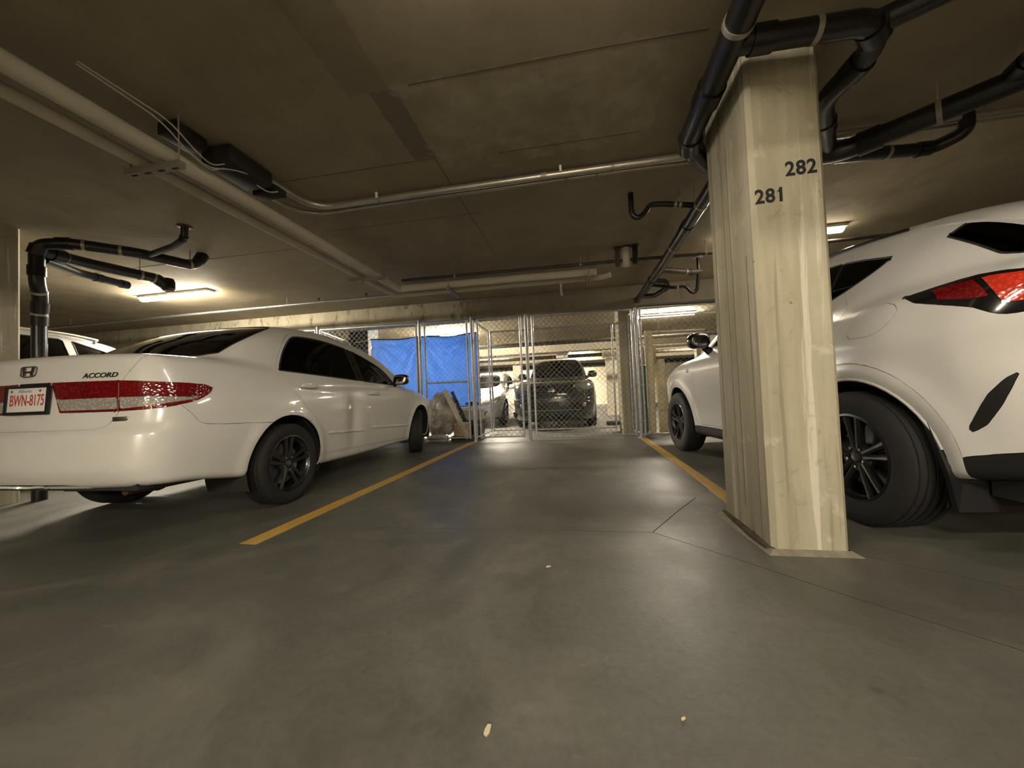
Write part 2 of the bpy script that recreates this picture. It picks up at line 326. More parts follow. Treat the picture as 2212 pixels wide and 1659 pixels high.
# ---------------- structure ----------------
ZC=2.6
def struct(o,label=None): o['kind']='structure'; return tag(o,label)
flo=struct(MB().box((-1.5,9,-.1),(21,31,.2)).build('floor','floor',smooth=False),'worn sealed concrete garage floor')
cei=struct(MB().box((-1.5,9,ZC+.1),(21,31,.2)).build('ceiling','ceil',smooth=False),'bare concrete slab ceiling with form-board marks')
struct(MB().box((-12.1,9,1.3),(.2,31,2.6)).build('wall_left','wall',smooth=False),'concrete side wall of the garage far left')
struct(MB().box((9.1,9,1.3),(.2,31,2.6)).build('wall_right','wall',smooth=False),'concrete side wall of the garage far right')
struct(MB().box((-1.5,24.6,1.3),(21.4,.2,2.6)).build('wall_far','wall_pale',smooth=False),'pale painted far wall seen through the fence')
struct(MB().box((-1.5,-6.6,1.3),(21.4,.2,2.6)).build('wall_near','wall',smooth=False),'concrete wall behind the viewer')
struct(MB().box((-8.8,10.6,1.3),(6.4,.2,2.6)).build('wall_left_inner','wall_pale',smooth=False),'pale wall behind the fence left of the tarp')
# downstand beams: the stained one over the fence, then the rows behind it
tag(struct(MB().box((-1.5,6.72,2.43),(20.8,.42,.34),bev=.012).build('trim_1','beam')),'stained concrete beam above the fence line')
for i,(y,zb,d) in enumerate(((12.9,2.24,.4),(17.0,2.24,.4),(21.0,2.2,.4))):
    tag(struct(MB().box((-1.5,y,(zb+2.6)/2),(20.8,d,2.6-zb)).build('trim_%d'%(i+2),'wall',smooth=False)),'%s ceiling beam of the garage behind the fence'%('nearest','middle','farthest')[i])
tag(struct(MB().box((-1.5,-1.3,2.43),(20.8,.42,.34),bev=.012).build('trim_5','wall')),'unseen concrete ceiling beam behind the viewer, shading the column top')  # unseen beam, placed to shade the upper column from the lamps behind
# saw-cut joints in the slab
def strip(name,pts,wd,z,mat,parent,h=.001):
    P=[Vector((*p,0)) for p in pts]; V=[]; F=[]
    for i,p in enumerate(P):
        t=(P[min(i+1,len(P)-1)]-P[max(i-1,0)]).normalized(); n_=Vector((-t.y,t.x,0))*wd/2
        V+=[(*(p-n_).xy,z),(*(p+n_).xy,z),(*(p+n_).xy,z+h),(*(p-n_).xy,z+h)]
    for i in range(len(P)-1):
        a,b=i*4,i*4+4; F+=[(a+3,a+2,b+2,b+3),(a,a+3,b+3,b),(a+2,a+1,b+1,b+2)]
    F+=[(0,1,2,3),(len(V)-1,len(V)-2,len(V)-3,len(V)-4)]
    return MB().add(V,F).build(name,mat,parent,smooth=False)
strip('floor_joint',[(.384,2.253),(.60,2.62),(.83,2.99)],.006,0,'groove',flo,.0006)
strip('floor_joint',[(.384,2.253),(.62,2.02),(1.0,1.62),(1.7,.95)],.0035,0,'groove',flo,.0005)
strip('floor_joint',[(1.30,2.0),(1.9,1.55),(2.8,.8)],.003,0,'groove',flo,.0005)
strip('floor_joint',[(-1.35,2.22),(-.5,2.245),(.384,2.253)],.003,0,'dirt',flo,.0004)
for p in ([(-.87,1.925),(.1,1.93),(.72,1.945)],[(-2.37,3.43),(-1.7,3.435),(-.85,3.44)],[(-.97,2.57),(-.965,3.5),(-.955,4.6)],[(-2.3,2.56),(-.97,2.57)],[(-.5,2.62),(.5,2.63)],[(1.5,5.3),(3.2,5.34)],[(-6.5,3.7),(-2.9,3.72)]):
    strip('form_seam',p,.004,ZC-.0012,'dirt',cei,.0012)
def line(name,pts,wd,label):
    tag(strip(name,pts,wd,0,'line',None,.0015),label,'floor marking','painted bay lines')
line('parking_line',[(-1.967,1.905),(-1.93,3.9),(-1.905,6.5)],.118,'yellow painted bay line beside the white sedan')
line('parking_line',[(1.04,2.55),(1.05,4.2),(1.055,6.66)],.115,'yellow painted bay line running behind the numbered column')
strip('paint_edge_gap',[(.985,3.2),(1.02,4.6),(1.04,6.6)],.006,.0016,'dirt',bpy.data.objects['parking_line.001'],.0004)
# litter
def scrap(loc,s,rz,label):
    r=MB().prism([(-.5*s,-.2*s,0),(-.1*s,-.28*s,.02*s),(.5*s,-.1*s,.05*s),(.45*s,.2*s,.04*s),(0,.25*s,0),(-.45*s,.1*s,.03*s)],(0,0,.004)).build('paper_scrap','paper',smooth=False)
    r.location=loc; r.rotation_euler=(0,0,rz); tag(r,label,'litter')
scrap((-.256,.90,.001),.030,1.3,'small tan wood chip on the floor nearest the viewer')
scrap((.219,.995,.001),.012,.4,'tiny pale fleck on the floor at lower right')
scrap((-.176,1.774,.001),.022,.2,'small pale crumb on the floor in the middle of the bay')
# ---------------- columns ----------------
def column(x0,x1,y0,y1,label,ch=.03,mat='column'):
    poly=[(x0+ch,y0,0),(x1-ch,y0,0),(x1,y0+ch,0),(x1,y1-ch,0),(x1-ch,y1,0),(x0+ch,y1,0),(x0,y1-ch,0),(x0,y0+ch,0)]
    cx,cy=(x0+x1)/2,(y0+y1)/2
    o=MB().prism([(p[0]-cx,p[1]-cy,0) for p in poly],(0,0,ZC)).build('concrete_column',mat,smooth=False); o.location=(cx,cy,0); return tag(o,label,'column','garage columns')
c1=column(.90,1.235,2.02,2.61,'board-formed concrete column stencilled 281 and 282',.022)
lx,ly=-(.90+1.235)/2,-(2.02+2.61)/2
for t,x,z in (('282',1.125,1.878),('281',.982,1.756)):
    o=text(t,.098,'num_black','painted_number',c1,frame((x+lx,2.0185+ly,z),(1,0,0),(0,0,1)),.0008,.0022,.92,0,1.06)
    tag(o,'black stencilled %s'%t)
    if t=='281': MB().prism([(x+lx+.044,2.0165+ly,z+.0355),(x+lx+.055,2.0165+ly,z+.0355),(x+lx+.052,2.0165+ly,z+.022),(x+lx+.030,2.0165+ly,z+.0165)],(0,.0008,0)).build('numeral_flag','num_black',o,smooth=False)
# recessed board joints on its left face and front
for k,(yy,z0,z1) in enumerate(((2.12,.0,1.5),(2.30,.15,2.2),(2.38,.0,2.6),(2.53,.5,2.6))):
    MB().box((.90+lx,yy+ly,(z0+z1)/2),(.004,.004,z1-z0)).build('board_joint','joint_line',c1,smooth=False)
# mortar skirt and dirty joint at its foot
pf=[(.87,1.985),(1.27,1.985),(1.27,2.64),(.83,2.66)]; pi=[(.90,2.02),(1.235,2.02),(1.235,2.61),(.90,2.61)]
V=[(x+lx,y+ly,.0005) for x,y in pf]+[(x+lx,y+ly,.02) for x,y in pi]
MB().add(V,[(i,(i+1)%4,4+(i+1)%4,4+i) for i in range(4)]).build('mortar_skirt','skirt',c1,smooth=False)
MB().tube([(.893+lx,2.62+ly,.012),(.888+lx,2.4+ly,.014),(.886+lx,2.2+ly,.012),(.892+lx,2.05+ly,.010),(.93+lx,2.012+ly,.008)],[.012,.018,.02,.016,.006],8).build('dirty_joint','dirt',c1)
column(-5.75,-5.20,2.05,2.64,'shaded concrete column at the left edge beside the black stack',.02)
column(.80,1.12,7.25,7.85,'grey concrete column standing behind the chain-link fence',.015)
column(-5.35,-4.85,8.0,8.5,'concrete column in painted shadow behind the fence left of the blue tarp',.015,'dark_junk')  # column stands in shadow; that shade is put into its near-black colour
c5=column(.98,1.42,13.0,13.44,'pale concrete column far behind the dark vehicle',.015,'wall_pale')
MB().box((0,0,2.2),(.62,.62,.36)).build('capital','wall',c5,smooth=False)
column(-3.0,-2.6,17.2,17.6,'far concrete column left of the dark vehicle',.015,'wall_pale')
# ---------------- ceiling services ----------------
pipe('insulated_pipe','thick beige lagged pipe crossing the ceiling above the white sedan','pipe',[(-2.43,-2.6,2.37),(-2.40,4.80,2.37),(.30,4.87,2.37)],.048,'insul',.05,20,group=None)
pipe('insulated_pipe','thinner beige lagged pipe beside the thick one above the sedan','pipe',[(-2.63,-2.6,2.35),(-2.575,5.03,2.35),(.40,5.06,2.35),(.48,5.0,2.35)],.036,'insul',.05,18)
for i,(a,b,l) in enumerate((((-2.70,1.82),(-2.29,1.82),'slotted steel trapeze hanger under the lagged pipes, nearest the viewer'),((-2.68,4.08),(-2.24,4.08),'slotted steel trapeze hanger under the lagged pipes near their bend'),((-1.66,4.70),(-1.66,5.20),'steel trapeze hanger under the lagged pipes after the bend'),((.20,4.72),(.20,5.20),'steel trapeze hanger at the end of the lagged pipes'))):
    mid=((a[0]+b[0])/2,(a[1]+b[1])/2,2.292); dx,dy=abs(b[0]-a[0]),abs(b[1]-a[1])
    t=MB().box(mid,(max(dx,.042),max(dy,.042),.036)).build('trapeze_hanger','strut',smooth=False); tag(t,l,'bracket','pipe trapeze hangers')
    n_=int(max(dx,dy)/.09)
    for k in range(n_):
        f=(k+.5)/n_; MB().box((a[0]+(b[0]-a[0])*f,a[1]+(b[1]-a[1])*f,2.2735),(.045 if dx>dy else .014,.014 if dx>dy else .045,.001)).build('slot','groove',t,smooth=False)
    for p in (a,b): MB().tube([(p[0]+(mid[0]-p[0])*.12,p[1]+(mid[1]-p[1])*.12,2.30),(p[0]+(mid[0]-p[0])*.12,p[1]+(mid[1]-p[1])*.12,ZC)],.005,6).build('hanger_rod','strut',t)
pipe('steel_conduit','thick steel conduit sweeping across the slab from the left junction box','conduit',[(-2.27,2.45,2.55),(-2.24,2.90,2.55),(-1.7,2.905,2.55),(3.6,2.93,2.55)],.027,'conduit',.42,16,bands=(1.0,2.95),fits=(2.42,),fmat='strut',bmat='strut')
pipe('steel_conduit','thin steel conduit running along the thick one','conduit',[(-2.47,2.45,2.55),(-2.42,3.0,2.55),(-1.7,2.985,2.55),(3.6,2.995,2.55)],.016,'conduit',.42,14,bands=(3.1,),fits=(2.86,),fmat='strut',bmat='strut')
for x,n_ in ((-.06,1),(-1.62,0)):
    MB().box((x,2.872,2.57),(.018,.012,.05)).build('conduit_strap','plate_white',bpy.data.objects['steel_conduit'],smooth=False)
jb=empty('junction_box',(-2.34,2.25,2.5),0,'dark junction box on the slab with loose white wires','junction box')
MB().box((0,0,.03),(.22,.36,.11),bev=.01).build('box','dark_iron',jb); MB().box((0,.215,.02),(.18,.01,.08)).build('cover','dark_iron',jb,smooth=False)
MB().box((-.08,-.32,.055),(.14,.2,.08),bev=.01).build('small_box','dark_iron',jb)
MB().box((.0,.27,-.005),(.22,.10,.05),bev=.008).build('elbow_box','dark_iron',jb)
for k,pts in enumerate(([(-.04,-.86,.05),(.02,-.52,.0),(.03,-.38,-.10),(.0,-.22,-.12),(-.01,-.10,-.02)],[(-.03,-.86,.06),(.05,-.5,.01),(.05,-.36,-.07),(.04,-.24,-.10),(.03,-.12,-.01)],[(.03,-.38,-.09),(.04,-.26,-.13),(.07,-.13,-.06),(.08,0,-.02)],[(.05,.1,-.04),(.09,.16,-.07),(.12,.22,-.035)])):
    P=arc(pts,.12,5); MB().tube(P,.0045,6).build('loose_wire','wire_white',jb)
# black drain lines on the right
pipe('drain_pipe','large black drain pipe running overhead past the numbered column','pipe',[(.745,-2.4,2.42),(.775,2.56,2.42),(1.0,2.86,2.42),(1.85,2.88,2.40),(2.45,2.35,2.40),(3.2,1.55,2.40)],.064,'abs',.12,20,bands=(4.15,),fits=(4.55,4.95,5.6,6.3,7.0),rods=(6.6,),fmat='abs_fit')
pipe('drain_pipe','black drain branch crossing in front of the top of the numbered column','pipe',[(.78,1.84,2.41),(1.36,1.85,2.40),(1.46,2.02,2.40),(1.44,2.35,2.42),(1.75,2.84,2.42)],.052,'abs',.1,18,bands=(.34,),fits=(.12,.62,.85,1.35),fmat='abs_fit')
pipe('drain_pipe','black drain pipe bending through the dark upper right corner','pipe',[(1.40,1.88,2.42),(1.75,1.75,2.46),(2.15,1.55,2.46),(2.32,2.1,2.44),(2.38,2.42,2.42)],.05,'abs',.1,16,bands=(.9,),fits=(.35,1.1,1.6),fmat='abs_fit')
pipe('drain_pipe','black drain pipe beyond the column on the far side of the white crossover','pipe',[(1.85,2.93,2.40),(2.5,3.02,2.42),(2.62,2.92,2.45),(2.62,2.92,2.6)],.042,'abs',.06,16,bands=(.35,),fits=(.6,),fmat='abs_fit')
pipe('drain_pipe','long black drain pipe running from the numbered column to the fence','pipe',[(1.075,2.66,2.35),(1.09,4.95,2.345),(1.06,6.4,2.34),(1.05,7.2,2.33)],.054,'abs',.2,18,bands=(.62,1.1,2.35),fits=(1.05,2.4,2.75),rods=(1.55,),fmat='abs_fit',bmat='band')
pipe('trap_pipe','small black trap pipe hanging from the slab left of the long drain','pipe',[(.545,3.45,2.6),(.545,3.45,2.40),(.60,3.45,2.36),(.665,3.45,2.41),(.70,3.45,2.47),(.80,3.45,2.47),(1.08,3.45,2.42)],.024,'abs',.05,14,bands=(.62,),rods=(.66,.83),fmat='abs_fit')
pipe('drain_pipe','grey drain branch slanting right off the long black drain','pipe',[(1.09,4.95,2.34),(1.55,5.25,2.36),(1.68,5.3,2.38)],.036,'iron',.06,14,bands=(.45,),fits=(.56,))
pipe('trap_pipe','black floor-drain trap hanging near the fence on the right','pipe',[(1.66,5.3,2.6),(1.66,5.3,2.36),(1.64,5.34,2.14),(1.60,5.34,2.10),(1.56,5.34,2.12),(1.50,5.34,2.20),(1.36,5.36,2.20),(1.10,5.5,2.30)],.022,'abs',.04,12,fits=(.2,),bands=(.75,))
MB().lathe([(.0,.0),(.05,.0),(.06,-.015),(.06,-.035),(.03,-.045)],18,'z',(1.66,5.3,2.6)).build('drain_flange','galv',bpy.data.objects['trap_pipe.001'])
pipe('drain_pipe','short black elbow pipe near the fence left of the floor-drain trap','pipe',[(1.08,5.35,2.33),(1.28,5.5,2.33),(1.34,5.62,2.28),(1.20,5.9,2.24),(1.08,6.1,2.30)],.036,'abs',.07,14,fits=(.25,.42))
for x,y,r,m,l in ((.55,4.72,.028,'brown_iron','rusty iron stub dropping from the slab'),(.655,4.74,.05,'insul_white','pale wrapped stub dropping from the slab between two pipes'),(.76,4.70,.034,'abs','black pipe stub dropping from the slab')):
    o=MB().tube([(x,y,2.6),(x,y,2.36)],r,14).build('pipe_stub',m); tag(o,l,'pipe'); MB().tube([(x,y,2.6),(x,y,2.585)],r*1.5,14).build('sleeve','iron',o)
pipe('iron_pipe','thin dark iron pipe crossing above the lagged pipes near the fence','pipe',[(-2.3,4.68,2.44),(.9,4.74,2.43),(1.5,4.8,2.44),(4.0,4.85,2.46)],.02,'iron',.1,12,fits=(2.75,2.95,4.0),rods=(.75,2.4,3.9))
tag(MB().tube([(-.17,5.08,2.33),(-.17,5.08,2.20),(-.16,5.08,2.15)],.014,10).build('pipe_drop','pvc'),'white capped pipe drop under the lagged pipes','pipe')
# sprinkler line in front of the beam
pipe('sprinkler_pipe','long thin sprinkler pipe along the beam behind the sedan','pipe',[(-11.9,5.42,2.46),(-2.9,5.36,2.46),(.3,5.34,2.46)],.021,'steel',.1,12,fits=(5.2,7.9,9.2),rods=(2.5,7.2,10.4))
for x in (-4.1,-3.25): MB().lathe([(.006,.02),(.012,.03),(.012,.05),(.02,.055),(.02,.06),(.0,.06)],12,'z',(x,5.36,2.465)).build('sprinkler_head','brown_iron',bpy.data.objects['sprinkler_pipe'])
# black stack at the left column
st=pipe('drain_stack','black vertical drain stack against the left column','pipe',[(-5.09,2.70,0),(-5.09,2.70,1.72),(-5.0,2.66,1.95),(-4.93,2.60,2.05),(-4.93,2.60,2.41),(-4.72,2.72,2.44),(-4.42,3.05,2.44),(-4.25,3.5,2.44),(-4.22,3.58,2.6)],.052,'abs',.09,18,bands=(1.78,2.0,2.75,3.0),fits=(1.72,1.85,2.2,2.4,2.62,3.7),rods=(3.55,),fmat='abs_fit')
pipe('drain_pipe','upper black drain pipe branching from the left stack, ending in a clean-out','pipe',[(-4.95,2.62,2.36),(-5.02,3.0,2.38),(-4.96,3.62,2.40),(-4.95,3.72,2.34)],.056,'abs',.08,16,bands=(.2,.98),fits=(.15,1.05),rods=(.85,),fmat='abs_fit')
MB().lathe([(.0,.08),(.06,.07),(.075,.03),(.075,-.05),(.05,-.08),(0,-.085)],18,'z',(-4.95,3.74,2.36)).build('clean_out','abs_fit',bpy.data.objects['drain_pipe.006'] if 'drain_pipe.006' in bpy.data.objects else None)
pipe('drain_pipe','lower black drain pipe with rounded cap left of the ceiling light','pipe',[(-4.99,2.68,2.30),(-5.2,3.05,2.31),(-5.3,3.55,2.33)],.042,'abs',.08,16,bands=(.6,),fits=(.62,.9),fmat='abs_fit')
pipe('drain_pipe','thin black drain branch rising into a slab sleeve above the left pipes','pipe',[(-4.35,3.12,2.44),(-3.95,3.05,2.46),(-3.74,2.98,2.48),(-3.72,2.97,2.6)],.03,'abs',.06,14,fits=(.62,),fmat='abs_fit')
MB().lathe([(.03,-.012),(.06,-.010),(.062,.0),(.03,.0)],18,'z',(-3.72,2.97,2.6)).build('sleeve','iron',bpy.data.objects['drain_stack'])
# ---------------- lamps ----------------
for i,(x,y,z,L,ax,S,lab) in enumerate(LAMPS):
    r=empty('fluorescent_light',(x,y,z),0 if ax=='x' else math.pi/2,lab,'ceiling light','fluorescent ceiling lights')
    MB().box((0,0,ZC-z-.018),(L+.06,.13,.036),bev=.006).build('housing','lamp_body',r)
    V=[];F=[];n_=10
    for k in range(n_+1):
        a=math.pi*k/n_
        for sx in (-1,1): V.append((sx*L/2,.055*math.cos(a),-.048*math.sin(a)+ZC-z-.036))
    F=[(2*k,2*k+1,2*k+3,2*k+2) for k in range(n_)]+[tuple(2*k for k in range(n_+1)),tuple(2*k+1 for k in range(n_+1))[::-1]]
    MB().add(V,F).build('diffuser',mat_emit('lamp_glow_%d'%i,WARM,S),r)
# ---------------- chain-link enclosure ----------------
def chain(w,h,pitch=.098,wire=.0024):
    """diagonal wires of a w x h panel in the x-z plane, clipped to it; the two sets cross front and back"""
    mb=MB(); 
    for s in (1,-1):
        c=-h if s>0 else 0
        k0=math.floor((-h)/pitch) if s>0 else 0
        for k in range(int((w+h)/pitch)+2):
            x0=(k*pitch-h) if s>0 else k*pitch      # x at z=0
            # x = x0 + s*z
            zs=sorted([max(0,min(h,(0-x0)*s)),max(0,min(h,(w-x0)*s))])
            a,b=zs
            if s>0: a,b=max(0,-x0),min(h,w-x0)
            else: a,b=max(0,x0-w),min(h,x0)
            if b-a<.02: continue
            n_=max(1,int((b-a)/pitch*2)); y=.0024*s; pts=[]
            p=Vector((x0+s*a,y,a)); q=Vector((x0+s*b,y,b)); t=(q-p).normalized(); n1=Vector((0,1,0)); n2=t.cross(n1); V=[]
            for e in (p,q):
                for j in range(3): an=2*math.pi*j/3; V.append(e+(n1*math.cos(an)+n2*math.sin(an))*wire)
            mb.add(V,[(j,(j+1)%3,3+(j+1)%3,3+j) for j in range(3)])
    return mb
def panel(p0,p1,z0,z1,label,mid=None,bands=True,r=.019,gate=False):
    """framed chain-link panel from p0 to p1 (x,y)"""
    d=Vector((p1[0]-p0[0],p1[1]-p0[1])); L=d.length; a=math.atan2(d.y,d.x)
    t=empty('chain_link_gate' if gate else 'chain_link_fence',(p0[0],p0[1],0),a,label,'gate' if gate else 'fence','chain-link enclosure')
    MB().tube([(0,0,z0),(0,0,z1)],r,10).build('stile','galv',t); MB().tube([(L,0,z0),(L,0,z1)],r,10).build('stile','galv',t)
    MB().tube([(0,0,z1),(L,0,z1)],r,10).build('rail','galv',t); MB().tube([(0,0,z0+.02),(L,0,z0+.02)],r*.8,10).build('rail','galv',t)
    for m in (mid or []): MB().tube([(0,0,m),(L,0,m)],r*.9,10).build('rail','galv',t)
    if bands:
        for z in (z0+.25,(z0+z1)*.4,(z0+z1)*.7): 
            for x in (0,L): MB().tube([(x,0,z-.012),(x,0,z+.012)],r*1.35,10).build('tension_band','galv',t)
    c=chain(L-.02,z1-z0-.02).build('chain_link_mesh','wire',t,smooth=False,fixn=False); c.location=(.01,0,z0+.01); c['kind']='stuff'
    return t
def post(x,y,z1,label,r=.03):
    t=MB().tube([(x,y,0),(x,y,z1)],r,14).build('fence_post','galv'); tag(t,label,'post','fence posts')
    MB().lathe([(r*1.12,-.01),(r*1.12,.012),(r*.8,.03),(0,.036)],14,'z',(x,y,z1)).build('post_cap','galv',t); MB().lathe([(r*2.2,.0),(r*2.2,.006),(r,.008)],14,'z',(x,y,0)).build('foot_plate','galv',t); return t
FY=lambda x: 6.60+.05*x
F_=lambda x: (x,FY(x))
panel(F_(-7.3),F_(-4.95),.05,2.22,'chain-link panel behind the white sedan at far left')
panel(F_(-4.85),F_(-2.92),.05,2.22,'chain-link panel in front of the left half of the blue tarp')
panel(F_(-2.76),F_(-1.96),.06,2.22,'chain-link gate in front of the rubbish heap',mid=(1.10,),gate=True)
panel(F_(-1.76),F_(-.98),.06,2.22,'narrow chain-link gate between the paired posts',mid=(1.06,),gate=True)
panel(F_(-.76),F_(.96),.04,2.22,'wide chain-link panel in front of the dark vehicle')
panel(F_(1.10),F_(4.3),.04,2.24,'chain-link panel beside the white crossover',mid=(2.08,))
for x,l in ((-4.9,'galvanised fence post behind the sedan roof'),(-2.86,'galvanised post left of the rubbish gate'),(-1.87,'galvanised corner post between the rubbish gate and the narrow gate'),(-.87,'galvanised post left of the wide panel'),(1.03,'galvanised post at the right end of the wide panel')):
    post(x,FY(x),2.27,l)
panel((-1.86,6.58),(-1.86,7.75),.05,2.22,'chain-link partition running back from the corner post')
panel((-1.82,7.8),(.74,7.9),.05,2.20,'rear chain-link panel of the cage in front of the dark vehicle')
panel((-4.93,6.42),(-5.3,8.0),.05,2.22,'chain-link partition running back left of the tarp')
panel((1.06,6.72),(.98,7.22),.05,2.22,'short chain-link return beside the grey column')
# ---------------- blue tarp ----------------
nx_,nz_=64,44; V=[];F=[]
for j in range(nz_+1):
    for i in range(nx_+1):
        u,v=i/nx_,j/nz_; x=-4.50+2.42*u; z=.62+1.56*v
        sag=.05*(1-v)*0-.035*math.sin(math.pi*u*2)**2*v; 
        fold=0
        for (cu,cv) in ((0.02,1.0),(.93,1.0),(.47,1.02)):
            du,dv=(u-cu)*1.6,(v-cv); an=math.atan2(dv,du); rr=math.hypot(du,dv); fold+=.045*math.sin(an*19+cu*5)*math.exp(-rr*2.2)*min(1,rr*6)
        y=7.55+fold+.03*math.sin(u*9+v*3)+.018*math.sin(u*31+v*17)*(.4+.6*math.sin(v*9))+.1*u
        V.append((x,y,z+sag))
F=[(j*(nx_+1)+i,j*(nx_+1)+i+1,(j+1)*(nx_+1)+i+1,(j+1)*(nx_+1)+i) for j in range(nz_) for i in range(nx_)]
tp=MB().add(V,F).build('tarp','tarp',ang=180); tag(tp,'blue plastic tarp hung behind the chain-link fence','tarp')
md=tp.modifiers.new('thick','SOLIDIFY'); md.thickness=.002
M('tarp_dark',(.02,.05,.16),.5)
MB().tube([V[nz_*(nx_+1)+i] for i in range(0,nx_+1,4)],.016,8).build('hem','tarp_dark',tp); MB().box((-3.37,7.52,1.4),(.03,.012,1.5)).build('seam','tarp_dark',tp,smooth=False)
MB().tube([(-4.5,7.55,2.17),(-5.1,7.9,2.2)],.006,6).build('tie_rope','wire_white',tp)
# ---------------- rubbish by the gate ----------------
def crumple(name,c,s,mat,label,cat,seed,amp=.16,sub=4):
    bm=bmesh.new(); bmesh.ops.create_icosphere(bm,subdivisions=sub,radius=1); rg=np.random.default_rng(seed)
    dirs=rg.normal(size=(26,3)); dirs/=np.linalg.norm(dirs,axis=1)[:,None]; am=rg.uniform(-1,1,26); fr=rg.uniform(2,7,26); ph=rg.uniform(0,6,26)
    for v in bm.verts:
        p=np.array(v.co); d=1+amp*sum(a*abs(math.sin(f*(p@k)+q)) for a,k,f,q in zip(am,dirs,fr,ph))*.35
        v.co=Vector((p[0]*s[0]*d,p[1]*s[1]*d,max(-c[2]+.0,p[2]*s[2]*d)))
    me=bpy.data.meshes.new(name); bm.to_mesh(me); bm.free(); o=bpy.data.objects.new(name,me); COL.objects.link(o); me.materials.append(MAT[mat]); me.polygons.foreach_set('use_smooth',[True]*len(me.polygons)); me.set_sharp_from_angle(angle=math.radians(28))
    o.location=c; return tag(o,label,cat)
crumple('plastic_bundle',(-2.66,6.93,.47),(.35,.2,.44),'plastic','grey plastic-wrapped bundle heaped behind the gate','bundle',3,.2)
crumple('plastic_bundle',(-3.32,7.2,.36),(.33,.2,.35),'plastic','second plastic-wrapped bundle half hidden by the sedan','bundle',5,.2)
crumple('rag_heap',(-2.62,6.63,.06),(.20,.07,.075),'cloth_white','crumpled white rags on the floor by the gate','rags',9,.25,3)
b=MB().box((0,0,0),(.085,.03,1.0),bev=.004).build('plank','wood'); b.location=(-2.24,6.585,.50); b.rotation_euler=(.05,-.42,0); tag(b,'pale plank leaning across the rubbish','plank')
b=MB().box((0,0,0),(.06,.03,.9)).build('plank','dark_junk',smooth=False); b.location=(-2.27,6.975,.52); b.rotation_euler=(.0,-.40,.1); tag(b,'dark bar leaning behind the pale plank','plank')
bk=empty('wicker_basket',(-2.20,6.79,0),0,'tan ribbed basket with a pale lid beside the gate','basket')
MB().lathe([(.0,.09)]+[(.165+.004*math.sin(k*2.1),.09+k*.0125) for k in range(18)]+[(.15,.315),(.0,.31)],28,'z').build('body','wicker',bk); MB().box((.03,0,.325),(.23,.2,.02),bev=.004).build('lid','pale_dust',bk)
MB().box((0,0,.045),(.36,.30,.09)).build('wooden_base','dark_junk',bk,smooth=False)
cb=empty('storage_box',(-2.11,7.2,.36),0,'pale grey storage box stacked behind the plank','box')
MB().box((0,0,.10),(.42,.30,.20),bev=.008).build('body','grey_board',cb); MB().box((0,0,.215),(.44,.32,.05),bev=.008).build('lid','sign_white',cb)
cb2=MB().box((-2.11,7.2,.18),(.40,.3,.36),bev=.008).build('storage_box','dark_junk'); tag(cb2,'dark box under the pale storage box','box')
crumple('rag_heap',(-2.11,7.2,.68),(.24,.13,.07),'dark_junk','dark rags lying on the pale storage box','rags',14,.3,3)
# ---------------- things right of the cage ----------------
pp=MB().tube([(1.34,7.28,0),(1.36,7.32,1.92)],.062,16).build('carpet_tube','carpet_roll'); tag(pp,'tall pale tube standing upright right of the grey column','tube')
V=[];n_=16
pr=MB().tube([(1.58,7.34,0),(1.58,7.36,.45),(1.555,7.37,1.0),(1.55,7.38,1.38)],[.115,.113,.10,.075],18).build('rolled_carpet','carpet_roll'); tag(pr,'rolled cream carpet standing beside the tall tube','rug')
MB().tube([(1.58,7.34,.40),(1.58,7.345,.43)],.117,18).build('tie_tape','wood',pr)
for x,z0,z1,m,l in ((1.235,0,1.28,'teal','teal board standing beside the tall tube'),(1.24,1.3,1.62,'tan','tan cardboard strip above the teal board'),(1.45,1.30,1.66,'tan','tan cardboard strip between the tube and the carpet')):
    o=MB().box((x,7.42,(z0+z1)/2),(.10 if m=='teal' else .075,.02,z1-z0)).build('board',m,smooth=False); tag(o,l,'board')
pipe('pvc_pipe','white plastic pipe hung below the light right of the cage','pipe',[(1.32,7.6,1.72),(1.33,7.6,1.97),(1.42,7.6,1.945),(2.44,7.62,1.93)],.016,'insul_white',.05,12,rods=(.5,),fits=(.3,1.3))
o=MB().box((1.9,8.0,1.80),(1.1,.2,.10)).build('timber_shelf','wood',smooth=False); tag(o,'dusty timber shelf below the hung pipe','shelf')
for x in (1.42,2.4): MB().box((x,8.0,.875),(.08,.16,1.75)).build('leg','wood',o,smooth=False)
# far pipes and hanging board
for i,(y,z,r,m) in enumerate(((10.15,2.22,.03,'iron'),(10.9,2.30,.06,'dark_junk'),(14.2,2.20,.07,'iron'),(15.0,2.28,.04,'steel'),(19.0,2.2,.08,'dark_junk'))):
    pipe('service_pipe','%s service pipe across the far garage ceiling'%('nearest thin black','second thick black','third rusty','fourth grey','farthest dark')[i],'pipe',[(-11.8,y,z),(8.8,y,z)],r,m,.1,10,rods=(10.9,))
hb=empty('hanging_sign',(-.52,13.4,2.08),0,'pale blank board hanging above the dark vehicle','sign'); MB().box((0,0,.26),(.42,.03,.52),bev=.006).build('board','sign_white',hb)
for x in (-.15,.15): MB().tube([(x,0,.5),(x,0,.52)],.004,6).build('hook','iron',hb)
wd=MB().box((.85,9.3,.05),(.42,.16,.09),bev=.02).build('dark_block','dark_junk'); tag(wd,'dark lump lying on the floor right of the dark vehicle','block')
